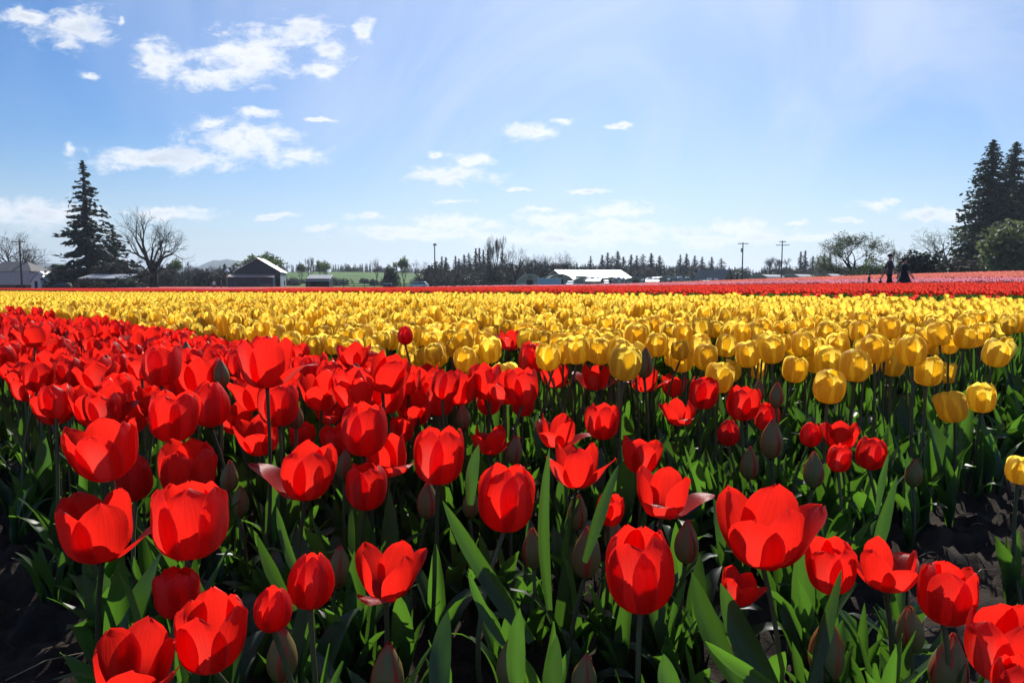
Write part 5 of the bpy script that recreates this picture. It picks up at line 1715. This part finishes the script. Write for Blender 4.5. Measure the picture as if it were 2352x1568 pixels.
# meadow fence: posts and a long dark rail
f0 = spot(765, 158)
o = thing('meadow_fence', 'long low wooden fence along the green meadow', 'fence', f0)
xs_p = np.arange(0, 46, 2.4)
for x in xs_p:
    z = gz(f0.x + x, f0.y) - f0.z
    MB().box(x - .07, x + .07, -.07, .07, z - .1, z + 1.25).build('post', M['wood'], o)
for x in xs_p[:-1]:
    z = gz(f0.x + x, f0.y) - f0.z
    for h in (.55, 1.05):
        MB().box(x + .08, x + 2.32, -.04, .04, z + h, z + h + .16).build('rail', M['wood'], o)


def pole(label, dx, d, toppx, arms=1, transformer=False, lamp=False):
    p = spot(dx, d)
    h = zpix(toppx, d) - p.z
    o = thing('utility_pole', label, 'utility pole', p, 0)
    MB().tube([(0, 0, 0), (0, 0, h)], [.16, .11], 8).build('shaft', M['pole'], o)
    for j in range(arms):
        w = 1.15 if j == 0 else 1.55
        z = h - .35 - j * .75 if arms > 1 else h - .35
        if arms > 1 and j == 0:
            w = .75
        c = MB().box(-w, w, -.2, -.1, z, z + .13).build('crossarm', M['pole'], o)
        for x in (-w + .1, -w * .5, w * .5, w - .1):
            MB().tube([(x, -.15, z + .135), (x, -.15, z + .30)], [.05, .035], 6).build('insulator', M['ceramic'], c)
    if transformer:
        MB().tube([(-.28, -.1, h - 2.1), (-.28, -.1, h - 1.3)], .2, 10).build('transformer', M['steel'], o)
    if lamp:
        MB().box(-.3, .45, -.2, .1, h - .5, h - .1).build('lamp_head', M['steel'], o)
    return o


pole('lone utility pole with a small box at its top beside the parked car', 999, 150, 560, 0, lamp=True)
pole('utility pole with one crossarm and a transformer beside the slate-roofed shed', 1704, 150, 558, 1, True)
pole('utility pole with two crossarms near the white greenhouses', 1794, 158, 554, 2)
pole('utility pole in front of the farmhouse at the side edge', 50, 126, 553, 1)

# ------------------------------------------------------------------ people
M['skin'] = plain('skin', (.42, .25, .18), .6)
M['shirt_dark'] = plain('dark_shirt', (.05, .05, .062), .85)
M['trouser'] = plain('dark_trousers', (.025, .022, .025), .85)
M['dress'] = plain('dark_dress', (.012, .018, .028), .8)
M['shirt_white'] = plain('white_shirt', (.70, .70, .72), .85)
M['hair'] = plain('dark_hair', (.02, .015, .012), .6)
M['jean'] = plain('blue_jeans', (.05, .07, .13), .85)


def skin_body(joints, edges, radii, root=0):
    """one continuous figure grown from a skeleton"""
    me = bpy.data.meshes.new('figure')
    me.from_pydata(joints, edges, [])
    o = bpy.data.objects.new('figure', me)
    COL.objects.link(o)
    m1 = o.modifiers.new('skin', 'SKIN'); m1.use_smooth_shade = True
    for i, r_ in enumerate(radii):
        me.skin_vertices[0].data[i].radius = r_ if hasattr(r_, '__len__') else (r_, r_)
        me.skin_vertices[0].data[i].use_root = i == root
    m2 = o.modifiers.new('sub', 'SUBSURF'); m2.levels = 2; m2.render_levels = 2
    dg = bpy.context.evaluated_depsgraph_get()
    out = bpy.data.meshes.new_from_object(o.evaluated_get(dg))
    bpy.data.objects.remove(o)
    return out


def person(label, dx, d, rz, height=1.75, top='shirt_dark', legs='trouser', stride=.22, arm_out=(.18, .10), skirt=False, group=None, toppx=None, hat=False):
    p = spot(dx, d, 0.0)
    if toppx:
        p.z = zpix(toppx, d) - height
    k = height / 1.75
    o = thing('person', label, 'person', p, rz, group)
    J = [(0, 0, .95), (0, 0, 1.12), (0, .01, 1.32), (0, .01, 1.45), (0, -.005, 1.53), (0, -.02, 1.62), (0, -.015, 1.72)]
    Rr = [(.145, .105), (.135, .10), (.165, .105), (.13, .085), (.055, .055), (.078, .092), (.062, .075)]
    E = [(i, i + 1) for i in range(6)]
    for s, st, ao in ((-1, stride, arm_out[0]), (1, -stride, arm_out[1])):
        b = len(J)
        J += [(s * .19, .01, 1.42), (s * (.21 + ao * .6), -st * .25 + .02, 1.14), (s * (.21 + ao * 1.25), -st * .7 - .04, .90), (s * (.21 + ao * 1.4), -st * .85 - .06, .80)]
        Rr += [.062, .046, .034, .040]
        E += [(3, b), (b, b + 1), (b + 1, b + 2), (b + 2, b + 3)]
        b = len(J)
        J += [(s * .10, 0, .88), (s * .11, st * .55 - .03, .48), (s * .11, st * 1.1, .09), (s * .115, st * 1.1 - .14, .045)]
        Rr += [.095, .064, .045, .04]
        E += [(0, b), (b, b + 1), (b + 1, b + 2), (b + 2, b + 3)]
    me = skin_body(J, E, Rr)
    n = len(me.polygons)
    for m_ in (M[top], M[legs], M['skin'], M['tyre']):
        me.materials.append(m_)
    for pl in me.polygons:
        c = pl.center
        arm = abs(c.x) > .235 and c.z > .7 and c.z < 1.25
        if c.z > 1.50 or (arm and c.z < 1.16):
            mi = 2
        elif c.z > .93 or arm:
            mi = 0
        elif c.z > .11:
            mi = 1
        else:
            mi = 3
        pl.material_index = mi
    o.scale = (k, k, k)
    obj('body', me, o)
    # hair as a cap over the back and top of the head
    bm = bmesh.new(); bmesh.ops.create_icosphere(bm, subdivisions=2, radius=1.0)
    for v in bm.verts:
        v.co.x *= .088; v.co.y = v.co.y * .10 + (.018 if v.co.y > 0 else .008); v.co.z = v.co.z * (.10 if v.co.z > 0 else (.16 if skirt and v.co.y > .02 else .055)) + 1.69
    me2 = bpy.data.meshes.new('hair'); bm.to_mesh(me2); bm.free(); me2.materials.append(M['hair'])
    for q in me2.polygons:
        q.use_smooth = True
    obj('hair', me2, o)
    if skirt:
        prof = [(.17, 1.38), (.175, 1.20), (.20, 1.02), (.28, .85), (.38, .66), (.47, .45), (.52, .30)]
        m_ = 18
        vv = [(q * math.cos(2 * math.pi * i / m_) * (1 + .07 * math.sin(i * 2.1 + j)), q * .8 * math.sin(2 * math.pi * i / m_), z) for j, (q, z) in enumerate(prof) for i in range(m_)]
        ff = [(j * m_ + i, j * m_ + (i + 1) % m_, (j + 1) * m_ + (i + 1) % m_, (j + 1) * m_ + i) for j in range(len(prof) - 1) for i in range(m_)]
        obj('dress', mesh('dress', vv, ff, M[top]), o)
    return o


person('person in a dark shirt walking, one arm swung back, beside the long-dressed walker', 2042, 29.5, R(80), 1.80, 'shirt_dark', 'trouser', .24, (.16, .16), toppx=585)
person('person in a long dark flared dress walking behind the dark-shirted walker', 2076, 29.5, R(82), 1.68, 'dress', 'dress', .2, (.20, .20), True, toppx=593)
person('small child in grey standing low behind the scarlet flowers', 1996, 30, R(60), 1.05, 'shirt_dark', 'trouser', .08, toppx=627)
person('lone dark figure standing between the two campers', 1385, 120, 0, 1.75, 'shirt_dark', 'trouser', .1)
person('dark figure standing near the foot of the transformer pole, taller of two', 1693, 120, .4, 1.8, 'shirt_dark', 'trouser', .1)
person('figure in blue jeans near the foot of the transformer pole', 1703, 122, 2.4, 1.65, 'jean', 'jean', .1)
person('person in a white shirt standing in front of the dark thicket', 491, 115, .4, 1.7, 'shirt_white', 'trouser', .1)
person('person in dark clothes near the white-shirted one by the thicket', 508, 116, 2.0, 1.7, 'shirt_dark', 'trouser', .1)
person('person in pale trousers at the corner of the barn', 654, 128, 1.5, 1.72, 'shirt_dark', 'shirt_white', .1)

person('smaller child crouching between the standing child and the walking couple', 2022, 29.8, R(40), .78, 'shirt_dark', 'trouser', .05, toppx=638)

# ------------------------------------------------------------------ haze over the whole scene
mh, t = newmat('air_haze')
pv = t.node('ShaderNodeVolumePrincipled', {'Color': (.72, .83, 1.0, 1), 'Density': HAZE, 'Anisotropy': 0.35})
t.node('ShaderNodeOutputMaterial', {'Volume': pv.outputs[0]})
tag(MB().box(-7000, 7000, -300, 7200, -14, 190).build('haze', mh), 'thin pale blue haze over the far woods and hills', 'haze', None, 'stuff')
